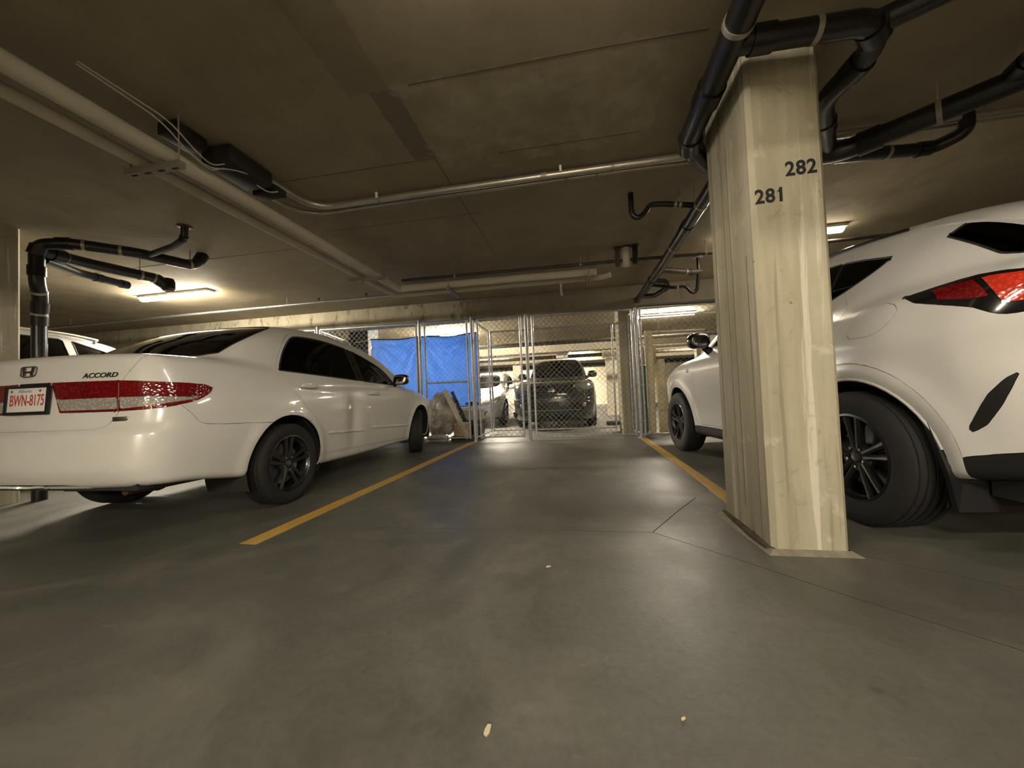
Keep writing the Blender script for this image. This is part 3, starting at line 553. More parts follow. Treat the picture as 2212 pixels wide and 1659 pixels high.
# ---------- smooth implicit car body ----------
_PC={}
def pch(x, kn):
    """monotone cubic through knots [(x,y),...]"""
    if id(kn) in _PC: X,Y,h,m=_PC[id(kn)]
    else:
        k=np.asarray(kn,float); X=k[:,0]; Y=k[:,1]
        h=np.diff(X); d=np.diff(Y)/h
        m=np.zeros(len(X)); m[0]=d[0]; m[-1]=d[-1]
        for i in range(1,len(X)-1):
            if d[i-1]*d[i]>0:
                w1=2*h[i]+h[i-1]; w2=h[i]+2*h[i-1]
                m[i]=(w1+w2)/(w1/d[i-1]+w2/d[i])
        _PC[id(kn)]=(X,Y,h,m)
    x=np.clip(np.asarray(x,float),X[0]-.6,X[-1]+.6)
    i=np.clip(np.searchsorted(X,x)-1,0,len(h)-1)
    t=(x-X[i])/h[i]; lo=t<0; hi=t>1; tc=np.clip(t,0,1)
    v=(1+2*tc)*(1-tc)**2*Y[i]+tc*(1-tc)**2*h[i]*m[i]+tc*tc*(3-2*tc)*Y[i+1]+tc*tc*(tc-1)*h[i]*m[i+1]
    return v+np.where(lo,t*h[i]*m[i],0)+np.where(hi,(t-1)*h[i]*m[i+1],0)
def smax(a,b,r):
    h=np.maximum(r-np.abs(a-b),0)/r
    return np.maximum(a,b)+h*h*r*.25
def smin(a,b,r): return -smax(-a,-b,r)

class Body:
    def __init__(s,**k): s.__dict__.update(k)
    def f(s,P):
        x=np.abs(P[...,0]); y=P[...,1]; z=P[...,2]
        # lower body
        w=pch(y,s.plan)+pch(z,s.sect)
        for (yc,zc,R,amp,sg) in s.flares:
            r=np.hypot(y-yc,z-zc); w=w+amp*np.exp(-((r-R)/sg)**2)
        for (yc,zc,sy,sz,amp,sx) in s.dents:
            w=w+np.where(P[...,0]*sx>0,amp*np.exp(-((y-yc)/sy)**2-((z-zc)/sz)**2),0)
        side=x-w
        top=(z-(pch(y-s.decksweep*x*x,s.deck)-s.deckcrown*x*x))
        rear=pch(z,s.rearp)+s.rearc*x*x+s.rearc4*x**4-y
        front=y-(pch(z,s.frontp)-s.frontc*x*x-s.frontc4*x**4)
        bot=pch(y,s.bot)-z
        a=smax(side,top,s.rst)
        e=smax(rear,front,.01)
        c=smax(side,e,s.rcorner)
        a=smax(a,smax(c,smax(top,e,s.rte),.01),.01)
        a=smax(a,bot,.05)
        # greenhouse
        gw=pch(y,s.gplan)-s.tumble*(z-s.gz0)-s.tumble2*np.maximum(z-s.gz0,0)**2
        gs=x-gw
        gt=z-(pch(y+s.gsweep*x*x*np.where(y<s.ymid,-1,1),s.roof)-s.roofcrown*x*x)
        gt=gt*s.gtk
        g=smax(gs,gt,s.rroof); g=smax(g,s.gzmin-z,.05)
        return smin(a,g,s.rbelt)
    def cast(s,O,D,t0=0.,t1=3.5,n=44):
        lo=np.full(O.shape[:-1],t0); hi=np.full(O.shape[:-1],t1)
        if O.ndim==2 and len(O)<200:      # few rays: sample whole segments at once
            for _ in range(3):
                k=np.linspace(0,1,72); ts=lo[:,None]+(hi-lo)[:,None]*k
                v=s.f(O[:,None]+D[:,None]*ts[...,None])>0; v[:,-1]=True; i=np.maximum(np.argmax(v,1),1); r_=np.arange(len(O)); lo,hi=ts[r_,i-1],ts[r_,i]
            return O+D*((lo+hi)/2)[:,None]
        # march outward to find first exit
        steps=np.linspace(t0,t1,60); prev=np.full(lo.shape,t0); found=np.zeros(lo.shape,bool)
        for t in steps[1:]:
            v=s.f(O+D*t)>0; new=v&~found
            hi[new]=t; lo[new]=prev[new]; found|=v; prev[:]=t
        for _ in range(18):
            m=(lo+hi)/2; v=s.f(O+D*m[...,None])>0
            hi=np.where(v,m,hi); lo=np.where(v,lo,m)
        return O+D*((lo+hi)/2)[...,None]
    def grad(s,P,e=1e-3):
        g=np.zeros(P.shape)
        for k in range(3):
            d=np.zeros(3); d[k]=e
            g[...,k]=(s.f(P+d)-s.f(P-d))/(2*e)
        return g/np.maximum(np.linalg.norm(g,axis=-1,keepdims=True),1e-9)
    def grid(s,nth,ny,nf):
        th=np.linspace(-np.pi/2,np.pi/2,nth)
        sp=s.spine; ys=np.linspace(sp[0],sp[1],ny)
        ph=np.linspace(0,np.pi/2,nf+1)[1:]
        rows=[]
        for p in ph[::-1]: rows.append((sp[0],-p))
        for y in ys: rows.append((y,0.))
        for p in ph: rows.append((sp[1],p))
        rows=np.array(rows)
        O=np.zeros((len(rows),nth,3)); O[...,1]=rows[:,None,0]; O[...,2]=sp[2]
        D=np.zeros_like(O)
        c=np.cos(rows[:,1])[:,None]; D[...,0]=np.cos(th)*c; D[...,2]=np.sin(th)*c; D[...,1]=np.sin(rows[:,1])[:,None]
        P=s.cast(O,D); P[:,0,0]=0; P[:,-1,0]=0; P[0,:,0]=0; P[-1,:,0]=0
        return P
    def world_cast(s,O,D,t0,t1,n=400):
        """first hit from outside; O,D local"""
        ts=np.linspace(t0,t1,n); P=O+ts[:,None]*D; v=s.f(P)
        i=np.argmax(v<0)
        if v[i]>=0: return None
        lo,hi=ts[i-1],ts[i]
        for _ in range(40):
            m=(lo+hi)/2
            if s.f(O+m*D)<0: hi=m
            else: lo=m
        return O+hi*D
# ---------------- cars ----------------
S2=math.sqrt(.5)
PROJ={'side':((1,0,0),(0,1,0),(0,0,1)),'rear':((0,-1,0),(1,0,0),(0,0,1)),'front':((0,1,0),(1,0,0),(0,0,1)),'top':((0,0,1),(1,0,0),(0,1,0)),
 'wrap':((S2,-S2,0),(S2,S2,0),(0,0,1)),'fwrap':((S2,S2,0),(S2,-S2,0),(0,0,1))}
def p2d(poly,pr):
    d,e1,e2=[np.array(v) for v in PROJ[pr]]; out=[]
    for p in poly:
        if len(p)==3: p=np.array(p); out.append((p@e1,p@e2))
        else: out.append(p)
    return np.array(out,float)
def inside(Q,X,Y):
    r=np.zeros(X.shape,bool); n=len(Q)
    for i in range(n):
        x1,y1=Q[i]; x2,y2=Q[(i+1)%n]
        if y1==y2: continue
        c=((y1>Y)!=(y2>Y))&(X<(x2-x1)*(Y-y1)/(y2-y1)+x1); r^=c
    return r
def fine(Q,step=.05):
    """corner-preserving dense polygon; gentle corners rounded with Catmull-Rom"""
    out=[]; n=len(Q)
    for i in range(n):
        p0,p1,p2,p3=Q[i-1],Q[i],Q[(i+1)%n],Q[(i+2)%n]
        def ang(a,b,c):
            u=b-a; v=c-b; return math.acos(np.clip(u@v/(np.linalg.norm(u)*np.linalg.norm(v)+1e-9),-1,1))
        m1=np.zeros(2) ; d=p2-p1; L=np.linalg.norm(d)
        t1=(p2-p0)/(np.linalg.norm(p2-p0)+1e-9)*L if ang(p0,p1,p2)<.75 else d
        t2=(p3-p1)/(np.linalg.norm(p3-p1)+1e-9)*L if ang(p1,p2,p3)<.75 else d
        k=max(1,int(L/step))
        for j in range(k):
            t=j/k; h=(2*t**3-3*t*t+1,t**3-2*t*t+t,-2*t**3+3*t*t,t**3-t*t); out.append(h[0]*p1+h[1]*t1+h[2]*p2+h[3]*t2)
    return np.array(out)
class Shell:
    """half body surface cut along region outlines"""
    def __init__(s,B,res,arches,regions):
        s.B=B; P=B.grid(*res); R,T=P.shape[:2]; V=[tuple(p) for p in P.reshape(-1,3)]
        F=[[i*T+j,i*T+j+1,(i+1)*T+j+1,(i+1)*T+j] for i in range(R-1) for j in range(T-1)]
        N=[tuple(n) for n in B.grad(np.array(V))]
        polys=[]
        for (yc,zc,ra) in arches:
            t=np.linspace(0,2*np.pi,97)[:-1]; polys.append(('side',np.stack([yc+ra*np.cos(t),zc+ra*np.sin(t)],1),.02,-1,-9))
        s.names=['body']
        for rg in regions:
            key=rg['name']+('' if 'id' not in rg else '#'+rg['id'])
            if key not in s.names: s.names.append(key)
            polys.append((rg['proj'],fine(p2d(rg['poly'],rg['proj'])),rg.get('face',.12),s.names.index(key),rg.get('zmin',-9)))
        lab=[0]*len(F); VA=np.array(V); NA=np.array(N); Fi=np.array(F); C=VA[Fi].mean(1); NN=NA[Fi].mean(1)
        for (pr,Q,fc,k,zm) in polys:
            dd,e1,e2=[np.array(v,float) for v in PROJ[pr]]; ins=inside(Q,VA@e1,VA@e2)
            lo=Q.min(0)-.05; hi=Q.max(0)+.05; cx,cy=C@e1,C@e2; box=(cx>lo[0])&(cx<hi[0])&(cy>lo[1])&(cy<hi[1])
            box&=C[:,2]>zm
            if k==-1: box&=C[:,0]>.40
            cand=np.where(box)[0]; fd=NN@dd; edges={}
            for i in cand:
                if fd[i]<=fc: continue
                f=F[i]
                for a,b in zip(f,f[1:]+f[:1]):
                    if ins[a]!=ins[b]: edges[(min(a,b),max(a,b))]=None
            if edges:
                E=np.array(list(edges)); A=VA[E[:,0]]; Bv=VA[E[:,1]]; ia=ins[E[:,0]]; l0=np.zeros(len(E)); l1=np.ones(len(E))
                for _ in range(14):
                    m=(l0+l1)/2; W=A+(Bv-A)*m[:,None]; same=inside(Q,W@e1,W@e2)==ia; l0=np.where(same,m,l0); l1=np.where(same,l1,m)
                t=np.clip((l0+l1)/2,.02,.98); W=A+(Bv-A)*t[:,None]
                for _ in range(5):
                    f0=B.f(W); g=(B.f(W+dd*1e-4)-f0)/1e-4; g=np.where(np.abs(g)<.2,.2,g); W=W-dd*np.clip(f0/g,-.006,.006)[:,None]
                W[(np.abs(A[:,0])<1e-6)&(np.abs(Bv[:,0])<1e-6),0]=0
                n0=len(VA)
                for q,e in enumerate(edges): edges[e]=n0+q
                VA=np.concatenate([VA,W]); NA=np.concatenate([NA,B.grad(W)]); ev=set(a for e in edges for a in e); ch=[]; add=[]
                for i in cand:
                    f=F[i]
                    if sum(a in ev for a in f)<2: continue
                    g=[]; cut=[]
                    for a,b in zip(f,f[1:]+f[:1]):
                        g.append(a); e=edges.get((min(a,b),max(a,b)))
                        if e is not None: cut.append(len(g)); g.append(e)
                    if not cut: continue
                    if fd[i]>fc and len(cut)==2:
                        p,q=cut; F[i]=g[p:q+1]; add.append(len(F)); F.append(g[q:]+g[:p+1]); lab.append(lab[i])
                    else: F[i]=g
                    ch.append(i)
                for i in ch: C[i]=VA[F[i]].mean(0); NN[i]=NA[F[i]].mean(0)
                if add: C=np.concatenate([C,[VA[F[i]].mean(0) for i in add]]); NN=np.concatenate([NN,[NA[F[i]].mean(0) for i in add]])
            if k==-1: c0=polys_c(Q); m=(np.hypot(C[:,1]-c0[0],C[:,2]-c0[1])<np.hypot(*(Q[0]-c0)))&(C[:,0]>.42)
            else: m=inside(Q,C@e1,C@e2)&(NN@dd>fc)&(C[:,2]>zm)
            for i in np.where(m)[0]: lab[i]=k
        for (yc,zc,ra) in arches:
            for i in np.where((np.hypot(C[:,1]-yc,C[:,2]-zc)<ra)&(C[:,0]>.42))[0]: lab[i]=-1
        V,N=VA,NA
        s.V=np.array(V); s.N=np.array(N); s.F=F; s.lab=np.array(lab)
    def piece(s,key,half=0):
        """vertices, normals, faces of a region; half 0 both, 1 right, -1 left"""
        k=s.names.index(key); fs=[s.F[i] for i in np.where(s.lab==k)[0]]
        if not fs: return None
        u=sorted(set(a for f in fs for a in f)); mp={a:i for i,a in enumerate(u)}; V=s.V[u]; N=s.N[u]; f=[[mp[a] for a in q][::-1] for q in fs]
        Vm=V*[-1,1,1]; Nm=N*[-1,1,1]; fm=[q[::-1] for q in f]
        if half==1: return V,N,f
        if half==-1: return Vm,Nm,fm
        n=len(V); idx=[i if abs(V[i,0])<1e-6 else i+n for i in range(n)]
        return np.concatenate([V,Vm]),np.concatenate([N,Nm]),f+[[idx[a] for a in q] for q in fm]
def polys_c(Q): return (Q.max(0)+Q.min(0))/2
def weld(V,N,F):
    """merge doubles, drop degenerate faces"""
    key=np.round(V*1e5).astype(np.int64); _,first,inv=np.unique(key,axis=0,return_index=True,return_inverse=True); inv=inv.reshape(-1)
    V=V[first]; N=N[first]; out=[]
    for f in F:
        g=[]
        for a in f:
            a=int(inv[a])
            if a not in g: g.append(a)
        if len(g)>2: out.append(g)
    return V,N,out
def sheet(name,pc,mat,parent,gap=.0022,lip=.016,inset=0.):
    V,N,F=weld(*pc); V=V-N*inset
    cnt={}
    for f in F:
        for a,b in zip(f,f[1:]+f[:1]): cnt[(a,b)]=1
    bd=[(a,b) for (a,b) in cnt if (b,a) not in cnt]
    V=V.copy()
    if gap and bd:
        bs=set(a for e in bd for a in e); acc={}
        for f in F:
            c=V[f].mean(0)
            for a in f:
                if a in bs: acc.setdefault(a,[]).append(c)
        for a,l in acc.items():
            d=np.mean(l,0)-V[a]; d-=N[a]*(d@N[a]); L=np.linalg.norm(d)
            if L>1e-6: V[a]=V[a]+d/L*min(gap,L*.5)
    VV=[tuple(p) for p in V]; FF=[tuple(f) for f in F]
    if lip and bd:
        mp={}
        for a,b in bd:
            for q in (a,b):
                if q not in mp: mp[q]=len(VV); VV.append(tuple(V[q]-N[q]*lip))
        FF+=[(b,a,mp[a],mp[b]) for a,b in bd]
    o=MB().add(VV,FF).build(name,mat,parent,ang=38,fixn=False)
    # boundary loops for seals
    nx={}
    for a,b in bd: nx[a]=b
    loops=[]; seen=set()
    for a in list(nx):
        if a in seen: continue
        lp=[a]; seen.add(a); c=nx[a]
        while c!=a and c in nx and c not in seen: lp.append(c); seen.add(c); c=nx[c]
        if len(lp)>8: loops.append([V[q]+N[q]*.001 for q in lp])
    return o,loops
def loop_tube(loops,r,mat,parent,name='window_seal'):
    mb=MB()
    for lp in loops: mb.tube([*lp,lp[0],lp[1]],r,6,cap=False)
    return mb.build(name,mat,parent,fixn=False)
def tyre(root,pos,sgn,R,W,rr,style,steer=0):
    w=W/2; tr=[]
    pr=[(rr,-w*.82),(rr+.012,-w*.92),((R+rr)/2,-w*1.0),(R-.03,-w*.97),(R-.008,-w*.84)]
    n_=5
    for k in range(n_):
        a=-w*.78+k*(1.56*w/(n_)); b=a+1.56*w/n_; pr+=[(R,a+.004),(R,b-.008),(R-.008,b-.007),(R-.008,b-.001)]
    pr+=[(R-.008,w*.84),(R-.03,w*.97),((R+rr)/2,w*1.0),(rr+.012,w*.92),(rr,w*.82)]
    t=MB().lathe(pr,56,'x').build('wheel','rubber',root,ang=30); t.location=pos; t.rotation_euler=(0,0,(0 if sgn>0 else math.pi)+steer)
    m=MB().lathe([(rr,-w*.8),(rr-.012,-w*.7),(rr-.03,-w*.2),(rr-.026,w*.6),(rr+.004,w*.82),(rr+.008,w*.90),(rr-.004,w*.92),(rr-.012,w*.80),(rr-.02,w*.6)],48,'x')
    ns,dbl,half,th=style
    for k in range(ns):
        for s in ((-1,1) if dbl else (0,)):
            a0=2*math.pi*k/ns+.3; da=s*.17; ai=a0+s*.28
            ri,ro=.045,rr-.008
            pi_=Vector((0,math.cos(ai)*ri,math.sin(ai)*ri)); po=Vector((0,math.cos(a0+da)*ro,math.sin(a0+da)*ro)); t_=(po-pi_).normalized(); nn=Vector((1,0,0)).cross(t_)
            xi,xo=w*.62,w*.80; V=[]
            for p,x,hw in ((pi_,xi,half*1.1),((pi_+po)/2,xi+.012,half*.85),(po,xo,half*1.25)):
                V+=[p+nn*hw+Vector((x-.004,0,0)),p+nn*hw*.35+Vector((x+.006,0,0)),p-nn*hw*.35+Vector((x+.006,0,0)),p-nn*hw+Vector((x-.004,0,0)),p-nn*hw+Vector((x-th,0,0)),p+nn*hw+Vector((x-th,0,0))]
            F=[]
            for q in range(2):
                for j in range(6): F.append((q*6+j,q*6+(j+1)%6,q*6+6+(j+1)%6,q*6+6+j))
            F+=[tuple(range(6)),tuple(range(12,18))]; m.add(V,F)
    m.lathe([(.0,w*.68),(.028,w*.67),(.034,w*.62),(.075,w*.60),(.082,w*.5),(.08,w*.2)],24,'x')
    rim=m.build('rim','rim_black',t,ang=30)
    MB().lathe([(.0,w*.72),(.022,w*.71),(.027,w*.67)],18,'x').build('hub_cap','dark_chrome',t)
    for k in range(5):
        a=2*math.pi*k/5+.3+math.pi/5; MB().lathe([(.0,.012),(.008,.011),(.009,0)],8,'x',(w*.60,.054*math.cos(a),.054*math.sin(a))).build('lug_nut','chrome',t)
    MB().lathe([(.07,w*.1),(rr-.06,w*.1),(rr-.06,-.02),(.07,-.02)],32,'x',close=True).build('brake_disc','steel',t)
    return t
def well(root,yc,zc,ra,x0,x1,mat='cabin'):
    n_=24
    for s in (1,-1):
        V=[];F=[]
        for k in range(n_+1):
            a=math.pi*(-.12)+math.pi*1.24*k/n_; y,z=yc+ra*1.02*math.cos(a),zc+ra*1.02*math.sin(a); V+=[(s*x0,y,z),(s*x1,y,z)]
        F=[(2*k,2*k+1,2*k+3,2*k+2) for k in range(n_)]+[tuple(2*k for k in range(n_+1))]
        MB().add(V,F).build('wheel_well',mat,root,ang=60)
def sx_(B,y,z):
    return B.cast(np.array([[0.,y,z]]),np.array([[1.,0,0]]))[0]
def rear_(B,x,z): return B.cast(np.array([[x,1.2,z]]),np.array([[0.,-1,0]]))[0]
def front_(B,x,z,y0): return B.cast(np.array([[x,y0,z]]),np.array([[0.,1,0]]))[0]
def strip_on(B,pts,wd,th,mat,name,root,sgn=1,prof=5):
    """raised moulding along (y,z) points on the body side"""
    V=[];F=[];n_=len(pts)
    for i,(y,z) in enumerate(pts):
        P=sx_(B,y,z); e=th*(.2 if i in (0,n_-1) else 1)
        for k in range(prof):
            a=math.pi*k/(prof-1); V.append((sgn*(P[0]-.003+e*math.sin(a)),y,z+wd/2*math.cos(a)))
    F=[(i*prof+k,i*prof+k+1,(i+1)*prof+k+1,(i+1)*prof+k) for i in range(n_-1) for k in range(prof-1)]+[tuple(range(prof)),tuple(range((n_-1)*prof,n_*prof))]
    return MB().add(V,F).build(name,mat,root,ang=50)
def blob(c,s,mat,name,parent,pw=2.6,cut=None,rot=None):
    """superellipsoid"""
    V=[];F=[];nu,nv=20,12
    g=lambda t: math.copysign(abs(t)**(2/pw),t)
    for j in range(nv+1):
        b=-math.pi/2+math.pi*j/nv
        for i in range(nu):
            a=2*math.pi*i/nu; p=Vector((g(math.cos(b))*g(math.cos(a))*s[0],g(math.cos(b))*g(math.sin(a))*s[1],g(math.sin(b))*s[2]))
            if rot is not None: p=rot@p
            V.append((p.x+c[0],p.y+c[1],p.z+c[2]))
    F=[(j*nu+i,j*nu+(i+1)%nu,(j+1)*nu+(i+1)%nu,(j+1)*nu+i) for j in range(nv) for i in range(nu)]
    return MB().add(V,F).build(name,mat,parent,ang=60)
def seats(root,rows,z0=.55,top=1.15,xs=(-.36,.36)):
    for (y,bench) in rows:
        if bench:
            s=MB().box((0,y+.25,z0),(1.25,.5,.16),bev=.05).build('seat','seat',root); MB().box((0,y-.04,z0+.32),(1.25,.14,.56),bev=.05,rot=Matrix.Rotation(-.25,3,'X')).build('backrest','seat',s)
            continue
        for x in xs:
            s=MB().box((x,y+.25,z0),(.5,.5,.16),bev=.05).build('seat','seat',root); MB().box((x,y-.06,z0+.36),(.48,.13,.62),bev=.05,rot=Matrix.Rotation(.22,3,'X').transposed()).build('backrest','seat',s)
            MB().box((x,y-.19,top+.08),(.26,.09,.17),bev=.04).build('headrest','seat',s)
def make_car(name,label,loc,yaw,scale,B,res,arches,regions,paint,wheels,glass='glass'):
    root=empty(name,loc,yaw,label,'car'); root.scale=(scale,)*3
    sh=Shell(B,res,arches,regions); objs={}
    info={}
    for rg in regions:
        key=rg['name']+('' if 'id' not in rg else '#'+rg['id']); info.setdefault(key,rg)
    b,_=sheet('body',sh.piece('body'),paint,root,.0018,.014)
    for key,rg in info.items():
        if rg.get('drop'): continue
        for hf in ((1,-1) if rg.get('side',True) else (0,)):
            pc=sh.piece(key,hf)
            if pc is None: continue
            par=objs.get((rg.get('par'),hf),objs.get((rg.get('par'),0),root)); kind=rg.get('kind','panel')
            if kind=='glass': o,lp=sheet(rg['name'],pc,rg.get('mat',glass),par,0,0,.004); loop_tube(lp,rg.get('seal',.008),'seal',o)
            elif kind=='lens': o,lp=sheet(rg['name'],pc,rg['mat'],par,.001,.02,-.002)
            else: o,lp=sheet(rg['name'],pc,rg.get('mat',paint),par,rg.get('gap',.0022),.016)
            objs[(key,hf)]=o
            if rg.get('lab'): o['label']=rg['lab']
    for (yc,zc,ra) in arches: well(root,yc,zc,ra,.50,.86)
    for (x,y,R,W,rr,st,steer) in wheels:
        for s in (1,-1): tyre(root,(s*x,y,R),s,R,W,rr,st,steer)
    return root,objs
ACC=Body(
 plan=[(-.2,.70),(0,.78),(.15,.82),(.5,.872),(1.05,.895),(2.4,.905),(3.79,.895),(4.3,.85),(4.8,.72)],
 sect=[(.15,-.075),(.28,-.045),(.42,-.02),(.62,0),(.8,-.008),(.95,-.035),(1.08,-.075),(1.2,-.13)],
 flares=[(1.09,.33,.41,.012,.05),(3.79,.33,.40,.014,.05)],
 dents=[(2.02,.64,.10,.22,-.034,1),(1.80,.74,.22,.05,.010,1)],
 deck=[(-.1,1.12),(.0,1.155),(.12,1.18),(.5,1.185),(.75,1.175),(1.1,1.135),(2.0,1.095),(3.0,1.05),(3.6,.99),(4.2,.87),(4.6,.75),(4.8,.65)],
 decksweep=.05,deckcrown=.03,
 rearp=[(.2,.16),(.36,.05),(.5,.0),(.68,.015),(.74,.05),(.9,.075),(1.08,.09),(1.16,.10)], rearc=.10,rearc4=.08,
 frontp=[(.2,4.70),(.4,4.81),(.6,4.80),(.75,4.72),(.9,4.5)],frontc=.15,frontc4=.3,
 bot=[(0,.37),(.3,.36),(.7,.30),(1.4,.24),(2.4,.22),(3.6,.22),(4.4,.22),(4.8,.25)],
 rst=.10,rte=.07,rcorner=.16,
 gplan=[(.3,.66),(.7,.74),(1.1,.80),(1.6,.835),(2.3,.845),(3.0,.83),(3.6,.76),(4.0,.68)],
 gz0=1.05,tumble=.34,tumble2=.15,
 roof=[(.3,1.03),(.58,1.195),(.85,1.375),(1.15,1.51),(1.45,1.57),(1.85,1.585),(2.3,1.555),(2.7,1.49),(3.0,1.405),(3.4,1.22),(3.8,1.0),(4.0,.89)],
 gsweep=.12,ymid=2.1,roofcrown=.05,gtk=.85,rroof=.13,gzmin=.97,rbelt=.05,
 spine=(.85,3.95,.60))
NX=Body(
 plan=[(-.2,.62),(0,.70),(.2,.80),(.5,.885),(.93,.925),(1.6,.915),(2.6,.905),(3.62,.92),(4.1,.87),(4.66,.70)],
 sect=[(.2,-.06),(.35,-.04),(.5,-.025),(.75,-.005),(.95,-.0),(1.08,-.03),(1.2,-.085),(1.35,-.16)],
 flares=[(.93,.37,.46,.016,.06),(3.62,.37,.46,.016,.06)],
 dents=[],
 deck=[(-.1,1.15),(.0,1.2),(.2,1.255),(.5,1.26),(1.0,1.225),(2.0,1.185),(3.0,1.165),(3.5,1.13),(4.0,1.02),(4.4,.89),(4.66,.76)],
 decksweep=.04,deckcrown=.03,
 rearp=[(.2,.14),(.4,.05),(.55,.0),(.75,.02),(.9,.07),(1.05,.06),(1.15,.07),(1.3,.2),(1.5,.36),(1.7,.5)], rearc=.12,rearc4=.22,
 frontp=[(.2,4.55),(.4,4.64),(.6,4.66),(.85,4.62),(1.0,4.4)],frontc=.15,frontc4=.35,
 bot=[(0,.42),(.4,.36),(1.0,.25),(2.4,.24),(3.6,.24),(4.3,.24),(4.66,.3)],
 rst=.12,rte=.08,rcorner=.22,
 gplan=[(0,.60),(.4,.70),(.8,.77),(1.4,.80),(2.2,.81),(3.0,.79),(3.6,.70)],
 gz0=1.15,tumble=.38,tumble2=.10,
 roof=[(-.1,1.0),(.12,1.22),(.3,1.37),(.42,1.475),(.55,1.555),(.9,1.65),(1.5,1.715),(2.1,1.70),(2.6,1.60),(3.0,1.42),(3.5,1.13),(3.8,.98)],
 gsweep=.16,ymid=1.8,roofcrown=.05,gtk=.8,rroof=.12,gzmin=1.0,rbelt=.06,
 spine=(.85,3.85,.70))
# --- white sedan on the left ---
ARCH_A=[(1.09,.335,.392),(3.79,.335,.392)]
RG_A=[
 dict(name='rear_bumper',proj='wrap',side=False,poly=[(-.5,.05,.76),(0,.035,.76),(.42,.06,.76),(.50,.075,.84),(.79,.21,.85),(.815,.27,.85),(.84,.33,.78),(.85,.36,.73),(.862,.40,.712),(.9,.85,.685),(.9,1.35,.66),(.9,1.4,.1),(-.5,.05,.1)]),
 dict(name='trunk_lid',proj='wrap',side=False,face=.2,poly=[(-.5,.05,.717),(0,.035,.717),(.3,.046,.717),(.50,.068,.719),(.545,.08,.735),(.575,.10,.78),(.587,.11,.817),(.58,.115,.9),(.60,.13,1.02),(.645,.155,1.09),(.672,.19,1.168),(.4,.12,1.185),(-.5,.1,1.19)]),
 dict(name='trunk_lid',proj='top',side=False,face=.5,zmin=1.05,poly=[(-.3,-.2),(.68,-.2),(.672,.22),(.655,.45),(.62,.60),(.3,.545),(-.3,.53)]),
 dict(name='side_sill',proj='side',poly=[(1.3,.335),(2.24,.305),(3.55,.265),(3.55,.1),(1.3,.1)]),
 dict(name='rear_door',proj='side',poly=[(1.065,1.115),(1.11,1.05),(1.27,.81),(1.43,.66),(1.51,.55),(1.545,.42),(1.53,.345),(2.24,.317),(2.262,.45),(2.29,.85),(2.262,1.04),(2.225,1.45),(1.9,1.50),(1.5,1.495),(1.36,1.46),(1.18,1.28)]),
 dict(name='front_door',proj='side',poly=[(2.24,.317),(3.40,.277),(3.43,.5),(3.37,.8),(3.22,1.0),(3.10,1.03),(2.87,1.24),(2.57,1.36),(2.225,1.45),(2.262,1.04),(2.29,.85),(2.262,.45)]),
 dict(name='hood',proj='top',side=False,zmin=.7,face=.4,poly=[(-.3,3.70),(.4,3.64),(.70,3.5),(.735,4.0),(.66,4.5),(.3,4.64),(-.3,4.66)]),
 dict(name='rear_window',proj='side',kind='glass',par='rear_door',poly=[(1.10,1.108),(1.22,1.285),(1.37,1.425),(1.47,1.455),(1.78,1.462),(2.16,1.422),(2.17,1.053)]),
 dict(name='pillar_trim',proj='side',mat='gloss_black',gap=.001,par='rear_door',poly=[(2.17,1.053),(2.16,1.422),(2.27,1.402),(2.285,1.047)]),
 dict(name='front_window',proj='side',kind='glass',par='front_door',poly=[(2.285,1.047),(2.27,1.402),(2.55,1.325),(2.84,1.21),(3.07,1.015)]),
 dict(name='rear_windshield',proj='top',side=False,kind='glass',mat='dark_glass',face=.3,poly=[(-.2,.58),(.3,.59),(.54,.645),(.61,.71),(.60,1.0),(.555,1.24),(.49,1.325),(.25,1.365),(-.2,1.375)]),
 dict(name='windshield',proj='top',side=False,kind='glass',face=.3,poly=[(-.2,3.72),(.3,3.70),(.60,3.56),(.655,3.40),(.56,2.92),(.48,2.82),(.25,2.78),(-.2,2.77)]),
 dict(name='tail_lamp',id='o',proj='wrap',kind='lens',mat='red_lens',lab='red tail lamp lens',poly=[(.569,.125,1.0),(.77,.23,.985),(.82,.43,.972),(.832,.475,.95),(.84,.44,.91),(.84,.37,.872),(.79,.21,.832),(.581,.11,.817)]),
 dict(name='tail_lamp',id='i',proj='wrap',kind='lens',mat='red_lens',lab='red tail lamp lens on the boot lid',poly=[(.125,.09,1.003),(.565,.125,1.0),(.577,.11,.817),(.215,.07,.82)]),
 dict(name='reverse_lens',id='o',par='tail_lamp#o',proj='wrap',kind='lens',mat='clear_lens',lab='clear reversing strip',poly=[(.582,.116,.90),(.744,.18,.899),(.832,.37,.889),(.83,.35,.877),(.751,.174,.846),(.592,.112,.830)]),
 dict(name='reverse_lens',id='i',par='tail_lamp#i',proj='wrap',kind='lens',mat='clear_lens',lab='clear reversing strip',poly=[(.178,.081,.9),(.566,.116,.901),(.574,.112,.830),(.217,.074,.831)]),
 dict(name='plate_shadow_trim',proj='rear',side=False,mat='black_plastic',gap=.0005,poly=[(-.3,.986),(.125,.986),(.118,1.004),(-.3,1.004)]),
 dict(name='bumper_cutout',proj='wrap',drop=True,side=False,poly=[(-.5,.03,.40),(.30,.04,.40),(.42,.06,.385),(.50,.07,.36),(.55,.08,.1),(-.5,.03,.1)]),
]
A_LOC=(-3.25,1.62,0); A_YAW=math.radians(1.0)
acc,ao=make_car('sedan','white four-door sedan with red tail lamps parked on the left',A_LOC,A_YAW,1,ACC,(170,190,72),ARCH_A,RG_A,'white_paint',[(.80,1.09,.328,.205,.225,(5,True,.017,.03),0)])
for s,st in ((1,.42),(-1,.42)): tyre(acc,(s*.795,3.79,.328),s,.328,.205,.225,(5,True,.017,.03),st)
